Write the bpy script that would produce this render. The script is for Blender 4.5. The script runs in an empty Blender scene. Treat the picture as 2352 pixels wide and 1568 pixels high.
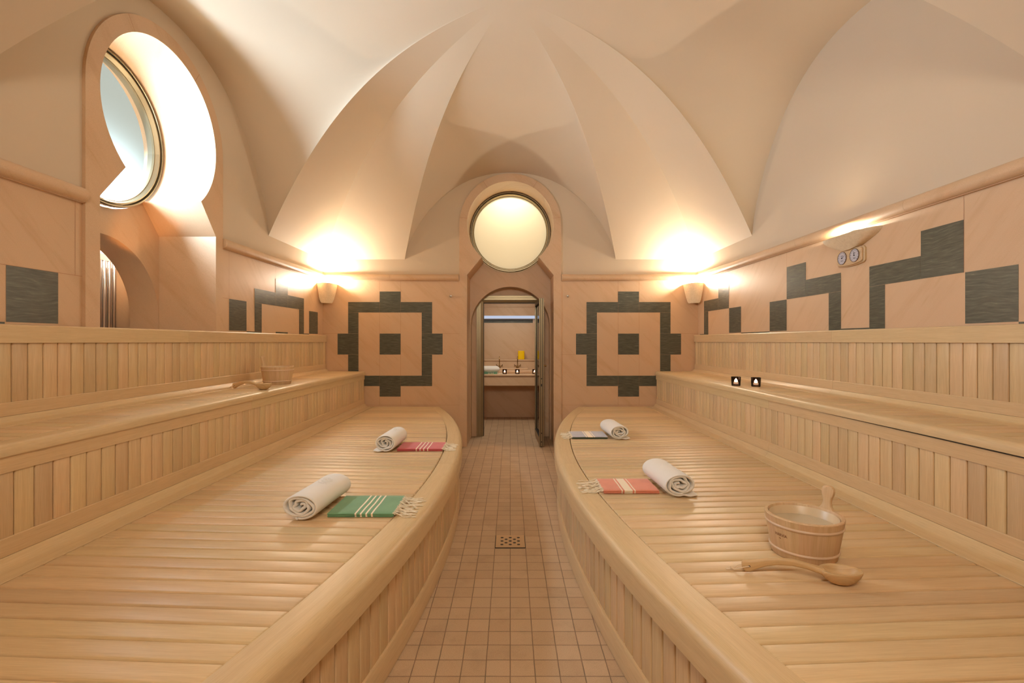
import bpy, bmesh, math, random
from mathutils import Vector, Matrix
from mathutils.geometry import tessellate_polygon
random.seed(7)
sc = bpy.context.scene
C = bpy.context.scene.collection
PI = math.pi
R = math.radians

# ------------------------------------------------------------------ camera, world, light, exposure
EYE = 1.34
cam_d = bpy.data.cameras.new('camera')
cam = bpy.data.objects.new('camera', cam_d); C.objects.link(cam)
cam.location = (0, 0, EYE); cam.rotation_euler = (R(90), 0, 0)
cam_d.sensor_width = 36; cam_d.lens = 1113 / 2352 * 36
cam_d.shift_x = 4 / 2352; cam_d.clip_start = 0.02
sc.camera = cam
w = bpy.data.worlds.new('world'); sc.world = w; w.use_nodes = True
w.node_tree.nodes['Background'].inputs[0].default_value = (0.84, 0.9, 0.80, 1)
w.node_tree.nodes['Background'].inputs[1].default_value = 0.22
sc.view_settings.view_transform = 'Standard'; sc.view_settings.look = 'None'
sc.view_settings.gamma = 1; sc.view_settings.use_curve_mapping = False
sc.view_settings.exposure = 2.2
sc.cycles.max_bounces = 10; sc.cycles.diffuse_bounces = 7; sc.cycles.glossy_bounces = 4
sc.cycles.transmission_bounces = 8; sc.cycles.sample_clamp_indirect = 6
sc.cycles.caustics_reflective = False; sc.cycles.caustics_refractive = False
WARM = (1.0, 0.92, 0.76)
SCONCE_W = 17.5          # the bulbs behind the corner shields
WALL_SCONCE_W = 4.5

def lamp(name, kind, loc, power, col, size=0.03, target=None, sy=None, spread=None):
    d = bpy.data.lights.new(name, kind); d.energy = power; d.color = col
    if kind == 'AREA':
        d.size = size
        if sy: d.shape = 'RECTANGLE'; d.size_y = sy
        if spread: d.spread = spread
    else: d.shadow_soft_size = size
    o = bpy.data.objects.new(name, d); C.objects.link(o); o.location = loc
    if target is not None:
        o.rotation_euler = (Vector(target) - Vector(loc)).to_track_quat('-Z', 'Y').to_euler()
    return o
DAY = (0.64, 0.82, 1.0)
YF0 = -0.4
dl = lamp('daylight_outside_left_window', 'AREA', (-3.12, 3.37, 2.47), 74, DAY, 0.95, (-2.6, 3.37, 2.26), 0.62)
dl.data.shape = 'ELLIPSE'
so = lamp('orange_glow_in_left_niche', 'SPOT', (-2.52, 3.02, 1.47), 6.5, (1.0, 0.42, 0.12), 0.03, (-2.80, 3.74, 2.31))
so.data.spot_size = R(27); so.data.spot_blend = 0.7
lamp('lamp_over_door_window', 'AREA', (0, 7.0, 3.46), 1.7, (1, 0.84, 0.55), 0.5, (0, 6.7, 2.85), 0.12)
lamp('washroom_ceiling_lamp', 'AREA', (0.0, 7.35, 2.12), 3.6, (1, 0.90, 0.74), 0.7, (0, 7.75, 0), 0.5)
lamp('light_well_lamp', 'AREA', (-3.28, 4.32, 2.55), 3, (0.80, 0.88, 1.0), 0.3, (-3.25, 3.9, 1.9), 0.2)
fw = lamp('fill_light_behind_added_window', 'AREA', (0, YF0 - 0.46, 2.833), 19, (1, 0.93, 0.80), 0.96, (0, 3.4, 2.6), 0.96)  # added fill light for the benches, shining through an invented window
fw.data.shape = 'ELLIPSE'

# ------------------------------------------------------------------ materials
def S(r, g, b):
    f = lambda c: (c / 255) / 12.92 if c / 255 <= 0.04045 else ((c / 255 + 0.055) / 1.055) ** 2.4
    return (f(r), f(g), f(b), 1)
def mat(name, col=(0.5, 0.5, 0.5, 1), rough=0.5, metal=0.0, **kw):
    m = bpy.data.materials.new(name); m.use_nodes = True
    b = m.node_tree.nodes['Principled BSDF']
    b.inputs['Base Color'].default_value = col; b.inputs['Roughness'].default_value = rough
    b.inputs['Metallic'].default_value = metal
    for k, v in kw.items(): b.inputs[k.replace('_', ' ')].default_value = v
    return m
class NT:
    def __init__(s, m): s.t = m.node_tree; s.b = s.t.nodes['Principled BSDF']
    def n(s, typ, **kw):
        nd = s.t.nodes.new(typ)
        for k, v in kw.items(): setattr(nd, k, v)
        return nd
    def l(s, a, b): s.t.links.new(a, b)
    def math(s, op, a, b=None, c=None):
        nd = s.n('ShaderNodeMath', operation=op)
        for i, v in enumerate((a, b, c)):
            if v is None: continue
            if isinstance(v, (int, float)): nd.inputs[i].default_value = v
            else: s.l(v, nd.inputs[i])
        return nd.outputs[0]
    def comb(s, x, y, z):
        nd = s.n('ShaderNodeCombineXYZ')
        for i, v in enumerate((x, y, z)):
            if isinstance(v, (int, float)): nd.inputs[i].default_value = v
            else: s.l(v, nd.inputs[i])
        return nd.outputs[0]
    def noise(s, vec, scale, detail=3, rough=0.55):
        nd = s.n('ShaderNodeTexNoise'); s.l(vec, nd.inputs['Vector'])
        nd.inputs['Scale'].default_value = scale; nd.inputs['Detail'].default_value = detail
        nd.inputs['Roughness'].default_value = rough
        return nd.outputs['Fac']
    def ramp(s, fac, stops):
        nd = s.n('ShaderNodeValToRGB'); s.l(fac, nd.inputs[0])
        e = nd.color_ramp.elements
        while len(e) < len(stops): e.new(0.5)
        for i, (p, c) in enumerate(stops): e[i].position = p; e[i].color = c
        return nd.outputs[0]
    def mix(s, fac, a, b, blend='MIX'):
        nd = s.n('ShaderNodeMix', data_type='RGBA', blend_type=blend)
        for i, v in ((0, fac), (6, a), (7, b)):
            if isinstance(v, (int, float)): nd.inputs[i].default_value = v
            elif isinstance(v, tuple): nd.inputs[i].default_value = v
            else: s.l(v, nd.inputs[i])
        return nd.outputs[2]
    def bump(s, h, strength, dist):
        nd = s.n('ShaderNodeBump'); nd.inputs['Strength'].default_value = strength
        nd.inputs['Distance'].default_value = dist; s.l(h, nd.inputs['Height'])
        s.l(nd.outputs[0], s.b.inputs['Normal'])
W1 = S(214, 190, 148); W2 = S(203, 174, 131)
def wood(name, light=W1, dark=W2, var=0.16, rough=0.42, gscale=1.0):
    m = mat(name, light, rough); t = NT(m)
    uv = t.n('ShaderNodeTexCoord').outputs['UV']
    sp = t.n('ShaderNodeSeparateXYZ'); t.l(uv, sp.inputs[0])
    rnd = t.n('ShaderNodeNewGeometry').outputs['Random Per Island']
    off = t.math('MULTIPLY', rnd, 57.0)
    u = t.math('MULTIPLY', sp.outputs[0], 2.2 * gscale); v = t.math('MULTIPLY', sp.outputs[1], 55 * gscale)
    vec = t.comb(t.math('ADD', u, off), t.math('ADD', v, off), off)
    wob = t.noise(t.comb(t.math('ADD', sp.outputs[0], off), t.math('MULTIPLY', sp.outputs[1], 6), 0), 2.0, 2)
    vec2 = t.comb(t.math('ADD', u, off), t.math('ADD', t.math('ADD', v, off), t.math('MULTIPLY', wob, 2.5)), off)
    g1 = t.noise(vec2, 1.0, 4, 0.6)
    fine = t.noise(t.comb(t.math('MULTIPLY', u, 6), t.math('MULTIPLY', v, 9), off), 1.0, 2, 0.5)
    col = t.ramp(g1, [(0.3, dark), (0.72, light)])
    col = t.mix(0.13, col, t.ramp(fine, [(0.35, S(140, 104, 66)), (0.6, S(222, 190, 146))]), 'MIX')
    hs = t.n('ShaderNodeHueSaturation'); t.l(col, hs.inputs['Color'])
    t.l(t.math('MULTIPLY_ADD', rnd, var, 1 - var * 0.5), hs.inputs['Value'])
    r2 = t.math('FRACT', t.math('MULTIPLY', rnd, 7.31))
    t.l(t.math('MULTIPLY_ADD', r2, 0.014, 0.493), hs.inputs['Hue'])
    t.l(hs.outputs[0], t.b.inputs['Base Color'])
    t.bump(fine, 0.12, 0.002)
    return m
M = {}
M['slat'] = wood('pale_abachi_slats', var=0.20)
M['board'] = wood('pale_abachi_boards', light=S(213, 188, 146), dark=S(204, 176, 132), var=0.05)
M['pine'] = wood('bucket_pine', S(214, 184, 146), S(198, 164, 122), 0.06, 0.55)
M['ladlewood'] = wood('ladle_pine', S(214, 184, 136), S(192, 156, 108), 0.04, 0.5, 0.6)

def stone(name, c1, c2, c3, rough=0.45, freq=1.0, amp=1.0):
    m = mat(name, c1, rough); t = NT(m)
    pos = t.n('ShaderNodeNewGeometry').outputs['Position']
    sp = t.n('ShaderNodeSeparateXYZ'); t.l(pos, sp.inputs[0])
    p = t.math('ADD', sp.outputs[0], t.math('MULTIPLY', sp.outputs[1], 1.03)); q = sp.outputs[2]
    a = t.math('ADD', p, q); b = t.math('SUBTRACT', p, q)
    vec = t.comb(t.math('MULTIPLY', a, 5.5 * freq), t.math('MULTIPLY', b, 0.8 * freq), 0)
    n1 = t.noise(vec, 1.0, 5, 0.62)
    n2 = t.noise(pos, 1.7, 2); n3 = t.noise(pos, 420, 2)
    vec4 = t.comb(t.math('MULTIPLY', a, 13 * freq), t.math('MULTIPLY', b, 1.4 * freq), 4.0)
    n4 = t.noise(vec4, 1.0, 3, 0.7)
    col = t.ramp(n1, [(0.30, c2), (0.5, c1), (0.78, c1)])
    col = t.mix(t.math('MULTIPLY', t.ramp(n4, [(0.60, (0, 0, 0, 1)), (0.76, (1, 1, 1, 1))]), 0.55 * amp), col, c3)
    col = t.mix(t.math('MULTIPLY', n2, 0.35), col, c2)
    col = t.mix(0.12, col, t.ramp(n3, [(0.3, S(120, 80, 60)), (0.7, S(255, 225, 200))]))
    t.l(col, t.b.inputs['Base Color'])
    return m
M['stone'] = stone('pink_marble', S(208, 175, 139), S(196, 160, 121), S(184, 145, 95))
M['plaster'] = mat('cream_plaster', S(229, 212, 188), 0.75)
t = NT(M['plaster']); pos = t.n('ShaderNodeNewGeometry').outputs['Position']
t.l(t.ramp(t.noise(pos, 0.9, 3), [(0.25, S(201, 183, 158)), (0.8, S(206, 189, 165))]), t.b.inputs['Base Color'])
t.bump(t.noise(pos, 3.0, 3), 0.08, 0.02)
# dark green stone of the inlay, streaked along the wall
m = mat('dark_green_stone', S(72, 70, 56), 0.38); t = NT(m); M['dark'] = m
pos = t.n('ShaderNodeNewGeometry').outputs['Position']; sp = t.n('ShaderNodeSeparateXYZ'); t.l(pos, sp.inputs[0])
p = t.math('ADD', sp.outputs[0], sp.outputs[1])
wv = t.math('MULTIPLY', t.noise(t.comb(t.math('MULTIPLY', p, 2.5), t.math('MULTIPLY', sp.outputs[2], 2.5), 0), 1.0, 2), 9)
nn = t.noise(t.comb(t.math('MULTIPLY', p, 9), t.math('ADD', t.math('MULTIPLY', sp.outputs[2], 95), wv), 0), 1.0, 5, 0.65)
t.l(t.ramp(nn, [(0.3, S(58, 58, 48)), (0.52, S(80, 80, 66)), (0.66, S(98, 97, 81)), (0.74, S(150, 144, 122))]), t.b.inputs['Base Color'])
# floor tiles
m = mat('floor_tiles', S(196, 158, 128), 0.6); t = NT(m); M['tile'] = m
pos = t.n('ShaderNodeNewGeometry').outputs['Position']; sp = t.n('ShaderNodeSeparateXYZ'); t.l(pos, sp.inputs[0])
wob = t.noise(pos, 9, 2)
def cell(v, off):
    a = t.math('DIVIDE', t.math('ADD', t.math('ADD', v, off), t.math('MULTIPLY_ADD', wob, 0.003, -0.0015)), 0.1)
    f = t.math('FRACT', t.math('ADD', a, 100))
    return t.math('MINIMUM', f, t.math('SUBTRACT', 1.0, f)), t.math('FLOOR', t.math('ADD', a, 100))
fx, ix = cell(sp.outputs[0], 0.0); fy, iy = cell(sp.outputs[1], 0.06)
wn = t.n('ShaderNodeTexWhiteNoise', noise_dimensions='2D'); t.l(t.comb(ix, iy, 0), wn.inputs[0])
base = t.ramp(wn.outputs['Value'], [(0, S(184, 157, 124)), (0.5, S(191, 165, 132)), (1, S(197, 171, 138))])
speck = t.noise(pos, 260, 3, 0.7)
base = t.mix(0.22, base, t.ramp(speck, [(0.35, S(130, 92, 64)), (0.65, S(232, 196, 164))]))
dirt = t.ramp(t.noise(pos, 4.5, 6, 0.72), [(0.50, (0, 0, 0, 1)), (0.72, (1, 1, 1, 1))])
base = t.mix(t.math('MULTIPLY', dirt, 0.28), base, S(128, 108, 84))
stain = t.ramp(t.noise(pos, 26, 5, 0.7), [(0.66, (0, 0, 0, 1)), (0.75, (1, 1, 1, 1))])
base = t.mix(t.math('MULTIPLY', stain, 0.35), base, S(112, 80, 56))
gm = t.ramp(t.math('MINIMUM', fx, fy), [(0.010, (1, 1, 1, 1)), (0.030, (0, 0, 0, 1))])
gn = t.ramp(t.noise(pos, 14, 4), [(0.3, S(136, 104, 82)), (0.7, S(84, 78, 64))])
t.l(t.mix(t.math('MULTIPLY', gm, 0.85), base, gn), t.b.inputs['Base Color'])
t.bump(t.math('SUBTRACT', 1.0, gm), 0.25, 0.003)

M['joint'] = mat('stone_joint', S(170, 120, 90), 0.8)
M['steel'] = mat('brushed_steel', S(190, 180, 165), 0.28, 1.0)
M['bronze'] = mat('bronze_anodised_frame', S(146, 130, 102), 0.35, 0.85)
M['chrome'] = mat('polished_chrome', S(225, 225, 228), 0.07, 1.0)
M['brass'] = mat('aged_brass', S(160, 130, 85), 0.3, 1.0)
M['black'] = mat('black_seal_and_gap', S(22, 18, 14), 0.5)
M['gap_shade'] = mat('gap_shade_brown', S(60, 38, 20), 0.9)  # shade of the slat gaps put into the colour of the sheets behind
M['ceramic'] = mat('sconce_ceramic', S(190, 165, 136), 0.65)
t = NT(M['ceramic']); pos = t.n('ShaderNodeNewGeometry').outputs['Position']
t.l(t.ramp(t.noise(pos, 60, 4, 0.7), [(0.3, S(206, 184, 150)), (0.7, S(220, 200, 168))]), t.b.inputs['Base Color'])
M['hoop'] = mat('plastic_hoop', S(212, 184, 154), 0.4)
M['liner'] = mat('plastic_liner', S(206, 184, 150), 0.35)
M['water'] = mat('water', S(196, 182, 156), 0.04)
M['cord'] = mat('cotton_cord', S(226, 205, 175), 0.9)
M['burn'] = mat('branded_mark', S(126, 74, 38), 0.8)
M['dial'] = mat('grey_dial_face', S(190, 184, 190), 0.25)
M['ink'] = mat('dial_ink', S(45, 40, 42), 0.6)
M['brownrim'] = mat('brown_dial_rim', S(112, 88, 74), 0.5)
M['wax'] = mat('candle_wax', S(250, 236, 210), 0.5)
M['yellow'] = mat('yellow_glass', S(250, 205, 0), 0.2)
M['frost'] = None
def cloth(name, c, bump=0.5, scale=900):
    m = mat(name, c, 0.95); t = NT(m)
    try: t.b.inputs['Sheen Weight'].default_value = 0.25
    except Exception: pass
    pos = t.n('ShaderNodeTexCoord').outputs['Object']
    t.bump(t.noise(pos, scale, 3, 0.6), bump, 0.002)
    return m
M['terry'] = cloth('white_terry', S(232, 228, 220), 0.7, 500)
M['fringe'] = cloth('cream_fringe', S(236, 222, 194), 0.6, 700)
M['terryin'] = M['terry']
def fouta(name, base, kind, stripes):
    """flat woven cloth; stripes are (centre, half width) across local x"""
    m = cloth(name, base, 0.25, 1200); t = NT(m)
    pos = t.n('ShaderNodeTexCoord').outputs['Object']; sp = t.n('ShaderNodeSeparateXYZ'); t.l(pos, sp.inputs[0])
    acc = None
    wob = t.math('MULTIPLY_ADD', t.noise(pos, 7, 1), 0.006, -0.003)
    x = t.math('ADD', sp.outputs[0], wob)
    for c, hw in stripes:
        a = t.math('LESS_THAN', t.math('ABSOLUTE', t.math('SUBTRACT', x, c)), hw)
        acc = a if acc is None else t.math('MAXIMUM', acc, a)
    var = t.ramp(t.noise(pos, 14, 3), [(0.3, tuple(c * 0.88 for c in base[:3]) + (1,)), (0.7, base)])
    t.l(t.mix(acc, var, S(240, 224, 196)), t.b.inputs['Base Color'])
    return m
def emis(name, col, strength):
    m = bpy.data.materials.new(name); m.use_nodes = True; nt = m.node_tree; nt.nodes.clear()
    e = nt.nodes.new('ShaderNodeEmission'); e.inputs[0].default_value = col; e.inputs[1].default_value = strength
    o = nt.nodes.new('ShaderNodeOutputMaterial'); nt.links.new(e.outputs[0], o.inputs[0]); return m
M['flame'] = emis('flame', (1, 0.72, 0.42, 1), 14)
M['bulb'] = emis('bulb', (1, 0.8, 0.55, 1), 12)
M['tube'] = emis('strip_light', (0.72, 0.8, 1.0, 1), 0.16)
def frosted(name, col, emit, clear=0.0):
    m = bpy.data.materials.new(name); m.use_nodes = True; nt = m.node_tree; nt.nodes.clear()
    tr = nt.nodes.new('ShaderNodeBsdfTranslucent'); tr.inputs[0].default_value = col
    gl = nt.nodes.new('ShaderNodeBsdfPrincipled'); gl.inputs['Base Color'].default_value = col; gl.inputs['Roughness'].default_value = 0.3
    mx = nt.nodes.new('ShaderNodeMixShader'); mx.inputs[0].default_value = 0.25
    nt.links.new(tr.outputs[0], mx.inputs[1]); nt.links.new(gl.outputs[0], mx.inputs[2])
    e = nt.nodes.new('ShaderNodeEmission'); e.inputs[0].default_value = emit; e.inputs[1].default_value = 1
    ad = nt.nodes.new('ShaderNodeAddShader'); nt.links.new(mx.outputs[0], ad.inputs[0]); nt.links.new(e.outputs[0], ad.inputs[1])
    o = nt.nodes.new('ShaderNodeOutputMaterial')
    if clear:
        tp = nt.nodes.new('ShaderNodeBsdfTransparent'); mc = nt.nodes.new('ShaderNodeMixShader'); mc.inputs[0].default_value = clear
        nt.links.new(ad.outputs[0], mc.inputs[1]); nt.links.new(tp.outputs[0], mc.inputs[2]); nt.links.new(mc.outputs[0], o.inputs[0])
    else: nt.links.new(ad.outputs[0], o.inputs[0])
    return m
M['pane_left'] = frosted('frosted_glass_daylight', (0.028, 0.030, 0.027, 1), (0.03, 0.033, 0.027, 1), 0.5)
M['pane_back'] = frosted('frosted_glass_lamplight', (0.93, 0.90, 0.80, 1), (0.06, 0.05, 0.03, 1))
M['pane_well'] = emis('light_well_pane', (0.85, 0.90, 1.0, 1), 1.1)
def thin_glass(name, tint, gloss):
    m = bpy.data.materials.new(name); m.use_nodes = True; nt = m.node_tree; nt.nodes.clear()
    tp = nt.nodes.new('ShaderNodeBsdfTransparent'); tp.inputs[0].default_value = tint
    gl = nt.nodes.new('ShaderNodeBsdfGlossy'); gl.inputs['Roughness'].default_value = 0.03
    fr = nt.nodes.new('ShaderNodeFresnel'); fr.inputs[0].default_value = gloss
    mx = nt.nodes.new('ShaderNodeMixShader'); nt.links.new(fr.outputs[0], mx.inputs[0])
    nt.links.new(tp.outputs[0], mx.inputs[1]); nt.links.new(gl.outputs[0], mx.inputs[2])
    o = nt.nodes.new('ShaderNodeOutputMaterial'); nt.links.new(mx.outputs[0], o.inputs[0]); return m
M['smoke'] = thin_glass('smoked_glass', (0.36, 0.30, 0.29, 1), 1.45)
M['glass'] = thin_glass('door_glass', (0.94, 0.94, 0.90, 1), 1.12)
b = M['wax'].node_tree.nodes['Principled BSDF']; b.inputs['Emission Color'].default_value = (1, 0.72, 0.42, 1); b.inputs['Emission Strength'].default_value = 1.0  # flame light shining through the wax, put in as emission

# ------------------------------------------------------------------ mesh helpers
class MB:
    def __init__(s): s.v = []; s.f = []; s.uv = []; s.mi = []
    def add(s, pts, uvs=None, mi=0):
        i = len(s.v); s.v += [tuple(p) for p in pts]; s.f.append(tuple(range(i, i + len(pts))))
        s.uv.append(uvs or [(0, 0)] * len(pts)); s.mi.append(mi)
    def grid(s, P, UV=None, mi=0, wrap=False):
        n, m_ = len(P), len(P[0]); i0 = len(s.v)
        for r in P: s.v += [tuple(p) for p in r]
        for i in range(n - 1):
            for j in range(m_ if wrap else m_ - 1):
                k = (j + 1) % m_
                s.f.append((i0 + i * m_ + j, i0 + i * m_ + k, i0 + (i + 1) * m_ + k, i0 + (i + 1) * m_ + j))
                if UV:
                    if wrap and k == 0:
                        s.uv.append([UV[i][j], (UV[i][j][0], UV[i][j][1] + 0.01), (UV[i + 1][j][0], UV[i + 1][j][1] + 0.01), UV[i + 1][j]])
                    else: s.uv.append([UV[i][j], UV[i][k], UV[i + 1][k], UV[i + 1][j]])
                else: s.uv.append([(0, 0)] * 4)
                s.mi.append(mi)
        return i0
    def poly(s, pts2, fn, mi=0):
        """tessellated flat polygon, pts2 list of (a,b), fn maps to 3d"""
        tri = tessellate_polygon([[Vector((a, b, 0)) for a, b in pts2]])
        i0 = len(s.v); s.v += [tuple(fn(a, b)) for a, b in pts2]
        for tr in tri:
            s.f.append(tuple(i0 + k for k in tr)); s.uv.append([(pts2[k][0], pts2[k][1]) for k in tr]); s.mi.append(mi)
    def box(s, x0, x1, y0, y1, z0, z1, mi=0):
        P = [(x0, y0, z0), (x1, y0, z0), (x1, y1, z0), (x0, y1, z0), (x0, y0, z1), (x1, y0, z1), (x1, y1, z1), (x0, y1, z1)]
        i = len(s.v); s.v += P
        for q in ((0, 3, 2, 1), (4, 5, 6, 7), (0, 1, 5, 4), (1, 2, 6, 5), (2, 3, 7, 6), (3, 0, 4, 7)):
            s.f.append(tuple(i + k for k in q)); s.uv.append([(P[k][0] + P[k][1], P[k][2]) for k in q]); s.mi.append(mi)
    def sweep(s, prof, frames, mi=0, caps=True):
        """closed profile of (a,b); frames are (origin, A, B)"""
        P = []; UV = []; u = 0; pv = None
        vs = [0]
        for i in range(1, len(prof)): vs.append(vs[-1] + math.dist(prof[i], prof[i - 1]))
        for o, A, B in frames:
            o = Vector(o)
            if pv is not None: u += (o - pv).length
            pv = o
            P.append([o + Vector(A) * a + Vector(B) * b for a, b in prof]); UV.append([(u, x) for x in vs])
        i0 = s.grid(P, UV, mi, wrap=True)
        m_ = len(prof)
        if caps:
            for k, r in ((0, 0), (len(frames) - 1, 1)):
                ids = [i0 + k * m_ + j for j in range(m_)]
                s.f.append(tuple(ids if r else reversed(ids))); s.uv.append([(x[0] , x[1]) for x in (prof if r else prof[::-1])]); s.mi.append(mi)
    def tube(s, pts, rad, n=10, mi=0):
        pts = [Vector(p) for p in pts]; rs = rad if isinstance(rad, (list, tuple)) else [rad] * len(pts)
        fr = []; prev = None
        P = []; UV = []; u = 0
        for i, p in enumerate(pts):
            tn = (pts[min(i + 1, len(pts) - 1)] - pts[max(i - 1, 0)]).normalized()
            if prev is None:
                a = tn.orthogonal().normalized()
            else:
                a = (prev - tn * prev.dot(tn)).normalized()
            prev = a; b = tn.cross(a)
            if i: u += (p - pts[i - 1]).length
            P.append([p + (a * math.cos(2 * PI * k / n) + b * math.sin(2 * PI * k / n)) * rs[i] for k in range(n)])
            UV.append([(u, rs[i] * 2 * PI * k / n) for k in range(n)])
        i0 = s.grid(P, UV, mi, wrap=True)
        for k, r in ((0, 0), (len(pts) - 1, 1)):
            ids = [i0 + k * n + j for j in range(n)]
            s.f.append(tuple(ids if r else reversed(ids))); s.uv.append([(0, 0)] * n); s.mi.append(mi)
    def lathe(s, prof, n=40, c=(0, 0, 0), mi=0, sx=1, sy=1):
        """profile (r,z) spun about z"""
        P = []; UV = []; L = [0]
        for i in range(1, len(prof)): L.append(L[-1] + math.dist(prof[i], prof[i - 1]))
        for (r, z), l in zip(prof, L):
            P.append([(c[0] + r * sx * math.cos(2 * PI * k / n), c[1] + r * sy * math.sin(2 * PI * k / n), c[2] + z) for k in range(n)])
            UV.append([(l, prof[0][0] * 2 * PI * k / n) for k in range(n)])
        s.grid(P, UV, mi, wrap=True)
    def rboard(s, c00, c10, c01, c11, N, T=0.018, r=0.005, mi=0, uoff=None):
        """rounded-edge board over a quad; grain runs c00->c10"""
        c00, c10, c01, c11, N = map(Vector, (c00, c10, c01, c11, N))
        LU = ((c10 - c00).length + (c11 - c01).length) / 2; LV = ((c01 - c00).length + (c11 - c10).length) / 2
        if LU < 3 * r or LV < 3 * r: return
        st = lambda L: [(0, T), (0, r), (0.134 * r, 0.5 * r), (0.5 * r, 0.134 * r), (r, 0), (L - r, 0), (L - 0.5 * r, 0.134 * r), (L - 0.134 * r, 0.5 * r), (L, r), (L, T)]
        P = []; UV = []
        o = random.random() * 9 if uoff is None else uoff
        for a, da in st(LU):
            row = []; ur = []
            for b, db in st(LV):
                x, y = a / LU, b / LV
                p = c00 * (1 - x) * (1 - y) + c10 * x * (1 - y) + c01 * (1 - x) * y + c11 * x * y
                d = T if (da >= T or db >= T) else min(r, da + db)
                row.append(p - N * d); ur.append((a + o, b))
            P.append(row); UV.append(ur)
        s.grid(P, UV, mi)
    def build(s, name, mats, parent=None, sharp=32, loc=None, smooth=True, recalc=True):
        me = bpy.data.meshes.new(name); me.from_pydata(s.v, [], s.f)
        if not isinstance(mats, (list, tuple)): mats = [mats]
        for m in mats: me.materials.append(m)
        ul = me.uv_layers.new(name='UVMap')
        k = 0
        for fi, p in enumerate(me.polygons):
            p.material_index = s.mi[fi]; p.use_smooth = smooth
            for q in range(p.loop_total): ul.data[p.loop_start + q].uv = s.uv[fi][q]
        if recalc:
            bm = bmesh.new(); bm.from_mesh(me); bmesh.ops.recalc_face_normals(bm, faces=bm.faces); bm.to_mesh(me); bm.free()
        if smooth: me.set_sharp_from_angle(angle=R(sharp))
        o = bpy.data.objects.new(name, me); C.objects.link(o)
        if parent: o.parent = parent
        if loc: o.location = loc
        return o
def tag(o, label, cat, group=None, kind=None):
    o['label'] = label; o['category'] = cat
    if group: o['group'] = group
    if kind: o['kind'] = kind
    return o
def thing(name, label, cat, loc=(0, 0, 0), rotz=0, group=None):
    o = bpy.data.objects.new(name, None); C.objects.link(o); o.location = loc; o.rotation_euler = (0, 0, rotz)
    o.empty_display_size = 0.05
    return tag(o, label, cat, group)
def struct(o): o['kind'] = 'structure'; return o
def copy_tree(o, parent=None):
    c = o.copy(); C.objects.link(c); c.parent = parent
    if parent: c.matrix_parent_inverse = o.matrix_parent_inverse.copy()
    for ch in list(o.children): copy_tree(ch, c)
    return c

# ------------------------------------------------------------------ room dimensions
HW = 2.4            # half width
YB = 6.2            # back wall
YF = -0.4           # front wall (behind the camera)
YC = 3.43           # centre of the vault
ZM = EYE + 0.815    # moulding centre
ZSP = EYE + 1.05    # springing of the vault
LB, LS = 1.35, 1.38 # half widths of the lunettes
PYL = 3.365         # centre of the left portal
def g26(t): return 1 - t ** 2.6
def q(u): return max(0.0, 1 - abs(u) ** 2.2) ** 0.7
def usamp(n): return [math.sin(PI / 2 * (-1 + 2 * i / n)) for i in range(n + 1)]

# ------------------------------------------------------------------ floor
mb = MB(); mb.add([(-2.45, YF, 0), (2.45, YF, 0), (2.45, 8.7, 0), (-2.45, 8.7, 0)])
struct(mb.build('floor', M['tile'], smooth=False))

# ------------------------------------------------------------------ vault
mb = MB()
def cellgrid(fn, n=36, us=None):
    P = []
    for i in range(n + 1):
        t_ = (i / n) ** 0.8
        P.append([fn(t_, u) for u in (us or usamp(40))])
    mb.grid(P)
def G(t_): return ZSP + 1.40 * g26(t_)
def ridge(t_, top): return top + (EYE + 2.45 - top) * (1 - t_ * t_)
for sgn, dep, top in ((1, YB - YC, EYE + 2.16), (-1, YC - YF, EYE + 2.22)):
    cellgrid(lambda t_, u: (LB * t_ * u, YC + sgn * dep * t_, G(t_) + (ridge(t_, top) - G(t_)) * q(u)))
for sx in (-1, 1):
    top = EYE + 2.28
    cellgrid(lambda t_, u: (sx * HW * t_, YC + LS * t_ * u, G(t_) + (ridge(t_, top) - G(t_)) * q(u)))
    for sgn, dep in ((1, YB - YC), (-1, YC - YF)):
        cellgrid(lambda t_, u: (sx * t_ * (LB + (HW - LB) * u), YC + sgn * dep * t_, G(t_)), us=[0, .25, .5, .75, 1])
        cellgrid(lambda t_, u: (sx * HW * t_, YC + sgn * t_ * (LS + (dep - LS) * u), G(t_)), us=[0, .25, .5, .75, 1])
struct(mb.build('ceiling', M['plaster'], recalc=False, sharp=60))

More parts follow.
